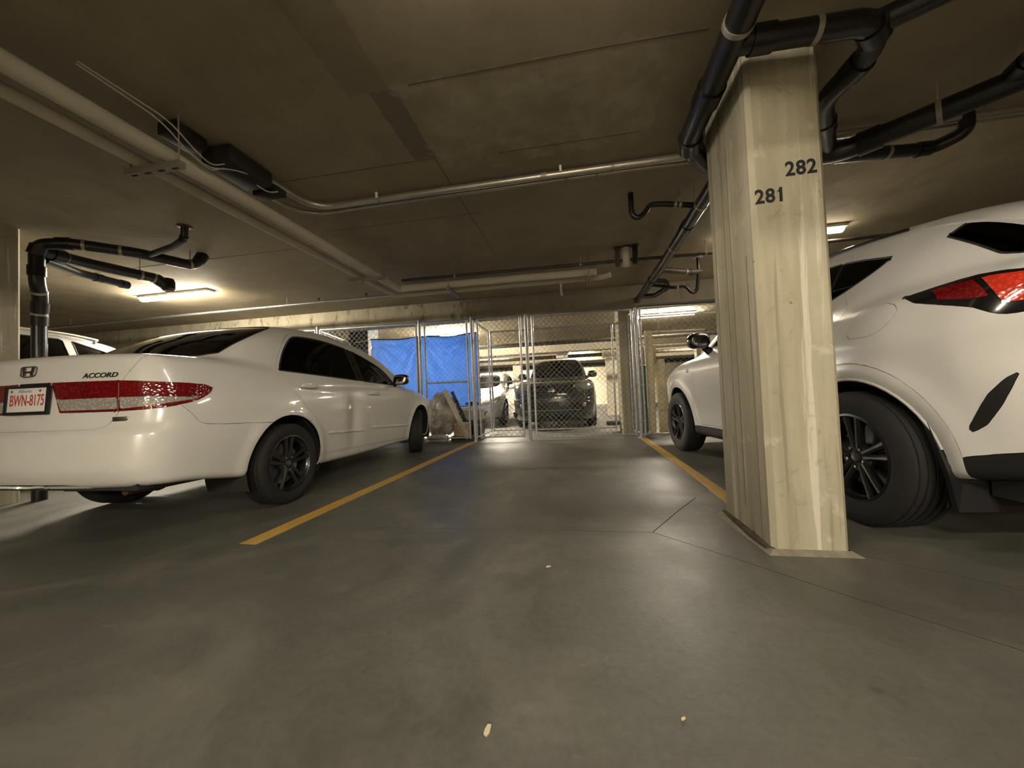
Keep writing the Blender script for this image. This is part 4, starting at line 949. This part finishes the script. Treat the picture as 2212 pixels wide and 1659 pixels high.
for s in (1,-1):
    n_=9
    for nm,y0,z0,y1,z1 in (('rear_moulding',1.56,.528,2.235,.492),('front_moulding',2.31,.51,3.37,.452)):
        strip_on(ACC,[(y0+(y1-y0)*k/n_,z0+(z1-z0)*k/n_) for k in range(n_+1)],.036,.012,'white_paint',nm,acc,s)
    for y,z in ((1.35,.973),(2.44,.905)):
        P=sx_(ACC,y,z); h=blob((s*(P[0]+.016),y,z),(.022,.108,.019),'white_paint','door_handle',acc,2.6); blob((s*(P[0]-.002),y,z),(.006,.085,.034),'white_paint','handle_recess',h,2.4)
    P=sx_(ACC,3.02,1.03); mr=blob((s*(P[0]+.125),3.0,1.085),(.105,.055,.072),'gloss_black','side_mirror',acc,3.2); blob((s*(P[0]+.128),2.955,1.085),(.085,.014,.056),'chrome','mirror_glass',mr,3.2)
    MB().tube([(s*(P[0]-.04),3.03,1.0),(s*(P[0]+.06),3.01,1.05)],[.045,.03],10).build('mirror_arm','black_plastic',mr)
# plate
Pc=rear_(ACC,.0,.905); pm=frame((-.02,Pc[1]-.012,.905),(1,0,0),(0,.07,1))
def at(mb,m): mb.v=[tuple(m@Vector(p)) for p in mb.v]; return mb
plate=at(MB().box((0,0,0),(.305,.152,.006),bev=.002),pm).build('license_plate','plate_white',acc); plate['label']='white plate with red BWN-8175'
fr=MB()
for c,d in (((0,.079,.003),(.335,.012,.014)),((0,-.079,.003),(.335,.018,.014)),((-.161,0,.003),(.014,.165,.014)),((.161,0,.003),(.014,.165,.014))): fr.box(c,d)
at(fr,pm).build('plate_frame','black_plastic',plate,smooth=False)
text('BWN-8175',.095,'plate_red','plate_lettering',plate,pm@Matrix.Translation((0,-.004,.0036)),.0004,.001,.60,0,1.0)
text('Alberta',.026,'plate_grey','plate_lettering',plate,pm@Matrix.Translation((-.02,.054,.0036)),.0003,.0004,1.3)
for t in ((-.12,.055,.0045),(.10,.055,.0045)): at(MB().lathe([(0,.003),(.006,.003),(.008,0)],10,'z',t),pm).build('plate_screw','steel',plate)
# badge on the boot lid
Pq=rear_(ACC,-.02,1.078); lm=frame((-.055,Pq[1]-.003,1.078),(1,0,0),(0,.12,1)); em=MB()
def ring(pts,r): em.tube([*pts,pts[0]],r,6,cap=False)
ring(arc([(-.058,-.020,0),(-.035,-.030,0),(.035,-.030,0),(.058,-.020,0),(.062,.025,0),(.05,.032,0),(-.05,.032,0),(-.062,.025,0)],.01,3),.0035)
for sx in (-1,1): em.add([(sx*x,y,z) for z in (-.003,.004) for x,y in ((.020,-.024),(.034,-.024),(.046,.027),(.026,.027))],[(0,1,2,3),(4,5,6,7),(0,1,5,4),(1,2,6,5),(2,3,7,6),(3,0,4,7)])
em.box((0,-.001,0),(.056,.011,.007)); at(em,lm).build('emblem','dark_chrome',acc)
Pt=rear_(ACC,.45,1.035); tx=frame((.45,Pt[1]-.003,1.035),(1,.22,0),(0,.10,1)); ac=text('ACCORD',.040,'dark_chrome','model_lettering',acc,tx,.002,.0010,1.28,.25,1.02)
cv=np.array([v.co for v in ac.data.vertices]); off=np.array([(tx.inverted()@v.co).z for v in ac.data.vertices]); sf=ACC.cast(np.stack([cv[:,0],np.full(len(cv),1.2),cv[:,2]],1),np.tile([0.,-1,0],(len(cv),1)))
for v,y,d in zip(ac.data.vertices,sf[:,1],off): v.co.y=y-.002-d
Pb=rear_(ACC,.607,.772); bm_=frame((.607,Pb[1]-.003,.772),(1,.35,0),(0,0,1)); at(MB().box((0,0,0),(.078,.026,.008),bev=.003),bm_).build('trim_badge','dark_chrome',acc)
seats(acc,((2.05,False),(1.05,True)),.60,1.20)
MB().box((0,2.3,.42),(1.40,2.4,.26)).build('cabin_floor','cabin',acc,smooth=False); MB().box((0,3.35,.82),(1.38,.5,.36),bev=.08).build('dashboard','cabin',acc)
MB().box((0,.72,1.02),(1.2,.5,.06)).build('parcel_shelf','cabin',acc,smooth=False)
for y0,y1 in ((.12,.66),(1.52,3.36),(4.2,4.6)): MB().box((0,(y0+y1)/2,.40),(1.40,y1-y0,.10)).build('underbody','cabin',acc,smooth=False)
MB().tube([(.35,.30,.30),(.36,1.2,.28)],.028,12).build('exhaust_pipe','brown_iron',acc); MB().lathe([(.0,-.28),(.09,-.26),(.1,0),(.1,.28),(.0,.3)],16,'x',(0,.55,.34)).build('muffler','brown_iron',acc)
# --- white crossover on the right ---
ARCH_N=[(.96,.37,.432),(3.60,.37,.425)]
def ringp(yc,zc,r): return [(yc+r*math.cos(t),zc+r*math.sin(t)) for t in np.linspace(0,2*math.pi,25)[:-1]]
TAIL=[(.828,.71,1.183),(.80,.59,1.20),(.765,.455,1.212),(.757,.37,1.204),(.745,.32,1.192),(.62,.17,1.18),(.3,.10,1.175),(-.3,.10,1.175),(-.3,.08,1.07),(.3,.08,1.07),(.62,.16,1.05),(.785,.30,1.02),(.81,.34,1.018),(.83,.37,1.038),(.84,.42,1.07),(.85,.51,1.10),(.848,.64,1.14)]
RG_N=[
 dict(name='lower_bumper',proj='wrap',side=False,mat='black_plastic',poly=[(-.4,.05,.52),(.3,.05,.52),(.70,.2,.505),(.803,.317,.482),(.853,.441,.45),(.864,.613,.405),(.87,.9,.36),(.87,.9,.1),(-.4,.05,.1)]),
 dict(name='arch_trim',id='r',proj='side',gap=.0015,poly=ringp(.965,.38,.50),face=.2),
 dict(name='arch_trim',id='f',proj='side',gap=.0015,poly=ringp(3.60,.38,.485),face=.2),
 dict(name='side_cladding',proj='side',mat='black_plastic',poly=[(1.30,.36),(2.2,.36),(3.25,.35),(3.25,.1),(1.30,.1)]),
 dict(name='rear_door',proj='side',poly=[(1.08,1.16),(1.06,1.10),(1.22,.98),(1.40,.75),(1.46,.55),(1.46,.40),(2.18,.38),(2.22,.8),(2.20,1.2),(2.15,1.62),(1.7,1.63),(1.25,1.58),(1.2,1.35)]),
 dict(name='front_door',proj='side',poly=[(2.18,.38),(3.05,.375),(3.14,.5),(3.12,.9),(2.98,1.17),(2.6,1.46),(2.15,1.62),(2.20,1.2),(2.22,.8)]),
 dict(name='tailgate',proj='rear',side=False,face=.45,poly=[(-.3,.62),(.55,.62),(.62,.8),(.60,1.02),(.60,1.22),(-.3,1.22)]),
 dict(name='hood',proj='top',side=False,zmin=.7,face=.4,poly=[(-.3,3.30),(.4,3.25),(.74,3.12),(.76,3.9),(.66,4.35),(.3,4.5),(-.3,4.52)]),
 dict(name='quarter_window',proj='side',kind='glass',mat='dark_glass',seal=.006,poly=[(.945,1.462),(1.0,1.425),(1.14,1.36),(1.27,1.312),(1.33,1.30),(1.30,1.545),(1.14,1.512)]),
 dict(name='rear_window',proj='side',kind='glass',mat='dark_glass',par='rear_door',seal=.006,poly=[(1.335,1.298),(2.14,1.245),(2.12,1.585),(1.7,1.588),(1.31,1.548)]),
 dict(name='front_window',proj='side',kind='glass',mat='dark_glass',par='front_door',seal=.006,poly=[(2.22,1.24),(2.90,1.205),(2.6,1.42),(2.20,1.575)]),
 dict(name='rear_windshield',proj='wrap',side=False,kind='glass',mat='dark_glass',seal=.006,poly=[(.62,.70,1.468),(.64,.56,1.372),(.65,.47,1.30),(.66,.385,1.275),(.45,.2,1.268),(0,.16,1.262),(-.4,.16,1.262),(-.4,.45,1.56),(0,.45,1.56),(.52,.55,1.56),(.60,.66,1.50)]),
 dict(name='windshield',proj='top',side=False,kind='glass',mat='dark_glass',face=.3,poly=[(-.2,3.38),(.3,3.34),(.62,3.16),(.66,3.05),(.56,2.58),(.45,2.48),(-.2,2.44)]),
 dict(name='tail_lamp',proj='wrap',side=False,kind='lens',mat='gloss_black',lab='black tail lamp bar with red glow',poly=TAIL),
 dict(name='red_lamp',proj='wrap',kind='lens',par='tail_lamp',mat='red_glow',lab='bright red lamp element',poly=[(.767,.445,1.196),(.757,.37,1.188),(.70,.26,1.172),(.62,.17,1.160),(.62,.17,1.135),(.735,.28,1.14),(.752,.325,1.128),(.762,.31,1.095),(.70,.24,1.09),(.70,.22,1.065),(.783,.305,1.063),(.803,.345,1.068)]),
 dict(name='side_red_lamp',proj='wrap',kind='lens',par='tail_lamp',mat='red_lens',lab='dark red side lamp element',poly=[(.80,.60,1.185),(.768,.47,1.194),(.795,.39,1.10),(.825,.45,1.105),(.835,.55,1.13)]),
 dict(name='bumper_vent',proj='wrap',mat='black_plastic',gap=.001,poly=[(.800,.312,.795),(.828,.335,.768),(.848,.375,.708),(.862,.44,.565),(.855,.43,.548),(.842,.39,.585),(.828,.35,.665)]),
 dict(name='fuel_door',proj='side',gap=.0016,poly=[(.935,1.185),(.80,1.178),(.735,1.155),(.708,1.125),(.712,1.09),(.79,1.02),(.94,1.015),(.965,1.04),(.95,1.12)]),
]
N_S=1.05; N_YAW=math.radians(5.5)
nm_=Matrix.Rotation(N_YAW,3,'Z')*N_S; nl=Vector((1.62,2.46,0))-nm_@Vector((-.86,.93,0))
nxr,no=make_car('crossover','white crossover with black tail lamp bar parked behind the numbered column',tuple(nl),N_YAW,N_S,NX,(166,180,70),ARCH_N,RG_N,'white_paint2',[(.825,.96,.362,.235,.232,(5,True,.018,.03),0),(.825,3.60,.362,.235,.232,(5,True,.018,.03),0)],'dark_glass')
# roof spoiler: slab over the rear glass with side fins
def roofz(x,y): return NX.cast(np.array([[x,y,1.1]]),np.array([[0,0,1.]]))[0][2]
V=[];F=[]; xs=np.linspace(-.575,.575,25); ys=np.linspace(.86,.30,12)
for x in xs:
    for k,y in enumerate(ys):
        t=k/11; yy=y+.10*x*x*t*1.2; z0=roofz(x,yy); zt=z0+.002+.055*t**1.6-.02*(abs(x)/.6)**6*t; V.append((x*(1+.02*t),yy,zt))
n0=len(V)
for x in xs:
    for k,y in enumerate(ys):
        t=k/11; yy=y+.10*x*x*t*1.2; z0=roofz(x,yy); V.append((x*(1+.02*t),yy,z0-.004+.030*t**1.6-.02*(abs(x)/.6)**6*t))
for i in range(24):
    for k in range(11):
        a=i*12+k; F+=[(a,a+1,a+13,a+12),(n0+a+12,n0+a+13,n0+a+1,n0+a)]
for i in range(24): a=i*12+11; b_=i*12; F+=[(a,n0+a,n0+a+12,a+12),(b_+12,n0+b_+12,n0+b_,b_)]
for k in range(11): F+=[(k,n0+k,n0+k+1,k+1),(24*12+k+1,n0+24*12+k+1,n0+24*12+k,24*12+k)]
MB().add(V,F).build('roof_spoiler','white_paint2',nxr,ang=40)
for s in (1,-1):
    P=sx_(NX,2.86,1.17); mr=blob((s*(P[0]+.14),2.84,1.275),(.115,.075,.085),'gloss_black','side_mirror',nxr,2.8); MB().tube([(s*(P[0]-.03),2.88,1.13),(s*(P[0]+.09),2.86,1.22)],[.05,.035],10).build('mirror_arm','gloss_black',mr)
    blob((s*(P[0]+.145),2.775,1.275),(.09,.012,.062),'dark_chrome','mirror_glass',mr,2.8); strip_on(NX,[(2.85,1.185),(2.9,1.19),(2.98,1.185)],.02,.01,'gloss_black','window_corner',nxr,s)
    P=sx_(NX,3.26,.985); MB().box((s*(P[0]+.002),3.26,.985),(.006,.05,.045),bev=.002).build('fender_badge','dark_chrome',nxr)
    fl=MB().prism([(s*.70,.575,.60),(s*.885,.585,.60),(s*.875,.515,.36),(s*.86,.50,.20),(s*.70,.50,.20)],(0,.022,0)).build('mud_flap','black_plastic',nxr,smooth=False)
    # painted lip of the rear arch and roof rail
    lip=[(.96+.425*math.cos(t),.37+.425*math.sin(t)) for t in np.linspace(.55*math.pi*0+.15,math.pi*.93,22)]
    pts=[]
    for y,z in lip: P=sx_(NX,y,max(z,.45)); pts.append((s*(P[0]-.006),y,z))
    MB().tube(pts,.011,8).build('arch_lip','white_paint2',nxr)
    rail=[]
    for y in np.linspace(.95,2.35,14): rail.append((s*.56,y,roofz(.56,y)+.012))
    MB().tube(rail,.010,8).build('roof_rail','gloss_black',nxr)
MB().box((0,2.2,.42),(1.44,2.4,.26)).build('cabin_floor','cabin',nxr,smooth=False); seats(nxr,((2.0,False),(1.1,True)),.68,1.30)
for y0,y1 in ((.25,.5),(1.45,3.12)): MB().box((0,(y0+y1)/2,.34),(1.45,y1-y0,.14)).build('underbody','cabin',nxr,smooth=False)
# --- dark vehicle behind the cage ---
PATH=Body(plan=[(-.2,.80),(0,.88),(.4,.95),(1.0,.975),(2.5,.975),(4.1,.975),(4.6,.94),(5.0,.84)],sect=[(.2,-.05),(.4,-.02),(.7,0),(.95,-.01),(1.1,-.05),(1.3,-.12)],
 flares=[(.95,.39,.45,.015,.06),(3.85,.39,.45,.015,.06)],dents=[],deck=[(-.1,1.2),(.2,1.25),(1,1.22),(2,1.2),(3.4,1.2),(4.0,1.17),(4.6,1.10),(4.9,1.03),(5.0,.98)],decksweep=.02,deckcrown=.05,
 rearp=[(.2,.1),(.5,0),(.9,.03),(1.2,.1),(1.8,.4)],rearc=.06,rearc4=.1,frontp=[(.2,4.85),(.35,4.97),(.6,5.0),(.85,4.98),(1.0,4.92),(1.1,4.8)],frontc=.10,frontc4=.18,
 bot=[(0,.4),(.6,.27),(4.3,.22),(5,.20)],rst=.12,rte=.10,rcorner=.2,gplan=[(0,.70),(.5,.78),(1.5,.83),(2.6,.83),(3.3,.79),(3.9,.72)],gz0=1.18,tumble=.30,tumble2=.12,
 roof=[(-.1,1.0),(.2,1.5),(.45,1.72),(.9,1.79),(1.8,1.82),(2.4,1.79),(2.8,1.66),(3.2,1.42),(3.6,1.18),(3.9,1.02)],gsweep=.1,ymid=1.6,roofcrown=.06,gtk=.8,rroof=.14,gzmin=1.05,rbelt=.05,spine=(.85,4.15,.75))
RG_P=[dict(name='windshield',proj='top',side=False,kind='glass',mat='dark_glass',face=.3,poly=[(-.2,3.56),(.3,3.52),(.66,3.40),(.69,3.3),(.60,2.72),(.5,2.62),(-.2,2.58)]),
 dict(name='front_window',proj='side',kind='glass',mat='dark_glass',poly=[(2.1,1.25),(3.1,1.24),(2.75,1.52),(2.5,1.64),(2.1,1.69)]),
 dict(name='rear_window',proj='side',kind='glass',mat='dark_glass',poly=[(.6,1.28),(2.02,1.25),(2.02,1.69),(.9,1.67)]),
 dict(name='hood',proj='top',side=False,face=.5,poly=[(-.3,3.62),(.5,3.58),(.74,3.50),(.80,4.2),(.74,4.7),(.4,4.86),(-.3,4.88)]),
 dict(name='head_lamp',proj='fwrap',kind='lens',mat='dim_lens',lab='clear head lamp lens',poly=[(.50,4.93,.98),(.60,4.90,1.02),(.84,4.66,1.06),(.90,4.45,1.07),(.92,4.42,1.02),(.90,4.62,.92),(.78,4.80,.88),(.56,4.93,.90)]),
 dict(name='grille',proj='front',side=False,mat='gloss_black',poly=[(-.3,.70),(.36,.70),(.44,.8),(.47,.99),(-.3,.99)]),
 dict(name='lower_grille',proj='front',side=False,mat='black_plastic',poly=[(-.3,.38),(.50,.38),(.58,.52),(-.3,.52)]),
 dict(name='fog_lamp_bezel',proj='front',mat='gloss_black',poly=[(.60,.46),(.78,.50),(.79,.62),(.64,.60)])]
def front_pt(B,x,z,y0=4.0): return B.cast(np.array([[x,y0,z]]),np.array([[0.,1,0]]))[0]
pth,_=make_car('utility_vehicle','black sport utility vehicle facing forward behind the chain-link cage',(-.50,13.28,0),math.radians(179),1.0,PATH,(84,110,40),[(.95,.39,.43),(3.85,.39,.43)],RG_P,'black_paint',[(.86,.95,.385,.24,.235,(5,True,.02,.03),0),(.86,3.85,.385,.24,.235,(5,True,.02,.03),0)],'dark_glass')
U=[(-.50,1.0),(-.47,.84),(-.36,.71),(0,.695),(.36,.71),(.47,.84),(.50,1.0)]
MB().tube([tuple(front_pt(PATH,x,z)+np.array([0,.006,0])) for x,z in fine(np.array(U),.04)[:-12]],.014,8).build('grille_trim','dark_chrome',pth)
for z in (.76,.82,.88,.94): MB().tube([tuple(front_pt(PATH,x,z)+np.array([0,.004,0])) for x in np.linspace(-.40,.40,9)],.008,6).build('grille_bar','black_plastic',pth)
P=front_pt(PATH,0,.87); e=MB().lathe([(.045,.0),(.058,.004),(.058,.016),(.045,.018)],24,'y',(0,P[1],.87),close=True); e.box((0,P[1]+.012,.87),(.15,.014,.022)); e.build('emblem','chrome',pth)
P=front_pt(PATH,0,.58); MB().box((0,P[1]+.004,.58),(.30,.012,.10),bev=.003).build('plate_holder','black_plastic',pth)
MB().tube([tuple(front_pt(PATH,x,.44)+np.array([0,.008,0])) for x in np.linspace(-.62,.62,11)],.010,8).build('bumper_strip','steel',pth)
for s in (1,-1):
    P=sx_(PATH,3.22,1.22); m_=blob((s*(P[0]+.16),3.20,1.30),(.12,.08,.09),'gloss_black','side_mirror',pth,2.8); MB().tube([(s*(P[0]-.03),3.24,1.2),(s*(P[0]+.1),3.22,1.26)],[.05,.03],8).build('mirror_arm','gloss_black',m_)
    P=front_pt(PATH,s*.70,.55); MB().lathe([(.0,.012),(.04,.01),(.048,0)],16,'y',(s*.70,P[1],.55)).build('fog_lamp','clear_lens',pth)
    MB().tube([(s*.60,y,PATH.cast(np.array([[.6,y,1.2]]),np.array([[0,0,1.]]))[0][2]+.03) for y in np.linspace(.8,2.3,10)],.014,8).build('roof_rail','dark_chrome',pth)
    for z in (.62,.70): MB().tube([tuple(front_pt(PATH,s*x,z)+np.array([0,.003,0])) for x in np.linspace(.5,.84,6)],.004,6).build('bumper_crease','dark_chrome',pth)
MB().box((0,2.4,.42),(1.5,2.6,.26)).build('cabin_floor','cabin',pth,smooth=False); seats(pth,((2.1,False),(1.1,True)),.72,1.34)
MB().box((0,2.55,.27),(1.5,4.3,.2)).build('underbody','cabin',pth,smooth=False)
MB().box((0,3.3,1.0),(1.4,.4,.3),bev=.06).build('dashboard','cabin',pth)
# --- white car beside it ---
RG_W=[dict(name='windshield',proj='top',side=False,kind='glass',mat='dark_glass',face=.3,poly=[(-.2,3.72),(.3,3.70),(.60,3.56),(.655,3.40),(.56,2.92),(.48,2.82),(.25,2.78),(-.2,2.77)]),
 dict(name='front_window',proj='side',kind='glass',mat='dark_glass',poly=[(2.285,1.047),(2.27,1.402),(2.55,1.325),(2.84,1.21),(3.07,1.015)]),
 dict(name='rear_window',proj='side',kind='glass',mat='dark_glass',poly=[(1.10,1.108),(1.22,1.285),(1.37,1.425),(1.47,1.455),(1.78,1.462),(2.16,1.422),(2.17,1.053)]),
 dict(name='hood',proj='top',side=False,face=.4,poly=[(-.3,3.78),(.4,3.72),(.70,3.6),(.735,4.0),(.66,4.4),(.3,4.56),(-.3,4.58)]),
 dict(name='head_lamp',proj='fwrap',kind='lens',mat='clear_lens',lab='clear head lamp lens',poly=[(.42,4.72,.70),(.60,4.62,.74),(.78,4.35,.80),(.82,4.22,.80),(.82,4.30,.72),(.72,4.55,.62),(.45,4.74,.60)]),
 dict(name='grille',proj='front',side=False,mat='black_plastic',poly=[(-.3,.56),(.30,.56),(.38,.68),(-.3,.68)]),dict(name='lower_grille',proj='front',side=False,mat='black_plastic',poly=[(-.3,.30),(.5,.30),(.55,.42),(-.3,.42)])]
wcar,_=make_car('sedan','white sedan mostly hidden behind the rubbish heap and cage partition',(-2.98,14.05,0),math.radians(181),1,ACC,(76,100,36),ARCH_A,RG_W,'white_paint',[(.80,1.09,.328,.205,.225,(5,True,.017,.03),0),(.80,3.79,.328,.205,.225,(5,True,.017,.03),0)],'dark_glass')
for s in (1,-1): P=sx_(ACC,3.02,1.03); blob((s*(P[0]+.11),3.0,1.075),(.10,.055,.07),'white_paint','side_mirror',wcar,3.0)
MB().box((0,2.3,.42),(1.40,2.4,.26)).build('cabin_floor','cabin',wcar,smooth=False); seats(wcar,((2.05,False),),.60,1.20)
# --- silver wagon behind the left column ---
RG_S=[dict(name='rear_window',proj='side',kind='glass',mat='dark_glass',poly=[(.95,1.35),(2.14,1.25),(2.12,1.585),(1.7,1.588),(1.10,1.50)]),
 dict(name='front_window',proj='side',kind='glass',mat='dark_glass',poly=[(2.22,1.24),(2.90,1.205),(2.6,1.42),(2.20,1.575)]),
 dict(name='windshield',proj='top',side=False,kind='glass',mat='dark_glass',face=.3,poly=[(-.2,3.38),(.3,3.34),(.62,3.16),(.66,3.05),(.56,2.58),(.45,2.48),(-.2,2.44)]),
 dict(name='rear_windshield',proj='rear',side=False,kind='glass',mat='dark_glass',face=.2,poly=[(-.3,1.28),(.50,1.28),(.46,1.50),(-.3,1.53)]),
 dict(name='rear_door',proj='side',poly=[(1.15,1.20),(1.22,.98),(1.40,.75),(1.46,.40),(2.18,.38),(2.22,.8),(2.20,1.2)]),dict(name='front_door',proj='side',poly=[(2.18,.38),(3.05,.375),(3.14,.5),(3.12,.9),(2.98,1.17),(2.20,1.2),(2.22,.8)]),
 dict(name='tail_lamp',proj='wrap',kind='lens',mat='red_lens',poly=[(.80,.55,1.18),(.76,.40,1.2),(.55,.16,1.18),(.57,.16,1.02),(.80,.33,1.02),(.83,.5,1.06)])]
sil,_=make_car('wagon','silver wagon with roof rails parked beyond the sedan, half hidden',(-6.80,1.15,0),0,1.08,NX,(76,100,36),ARCH_N,RG_S,'silver_paint',[(.825,.96,.362,.235,.232,(5,True,.018,.03),0),(.825,3.60,.362,.235,.232,(5,True,.018,.03),0)],'dark_glass')
for s in (1,-1):
    MB().tube([(s*.60,y,roofz(.60,y)+.045) for y in np.linspace(.75,2.45,16)],.016,8).build('roof_rail','conduit',sil)
    for y in (.78,1.6,2.42): MB().tube([(s*.60,y,roofz(.60,y)-.01),(s*.60,y,roofz(.60,y)+.045)],.014,8).build('rail_foot','conduit',sil)
    strip_on(NX,[(1.0,1.34),(1.5,1.285),(2.2,1.235),(2.9,1.195)],.022,.008,'chrome','belt_trim',sil,s); P=sx_(NX,2.86,1.17); blob((s*(P[0]+.13),2.84,1.25),(.11,.07,.08),'silver_paint','side_mirror',sil,2.8)
MB().box((0,2.2,.42),(1.44,2.4,.26)).build('cabin_floor','cabin',sil,smooth=False); seats(sil,((2.0,False),(1.1,True)),.68,1.30)
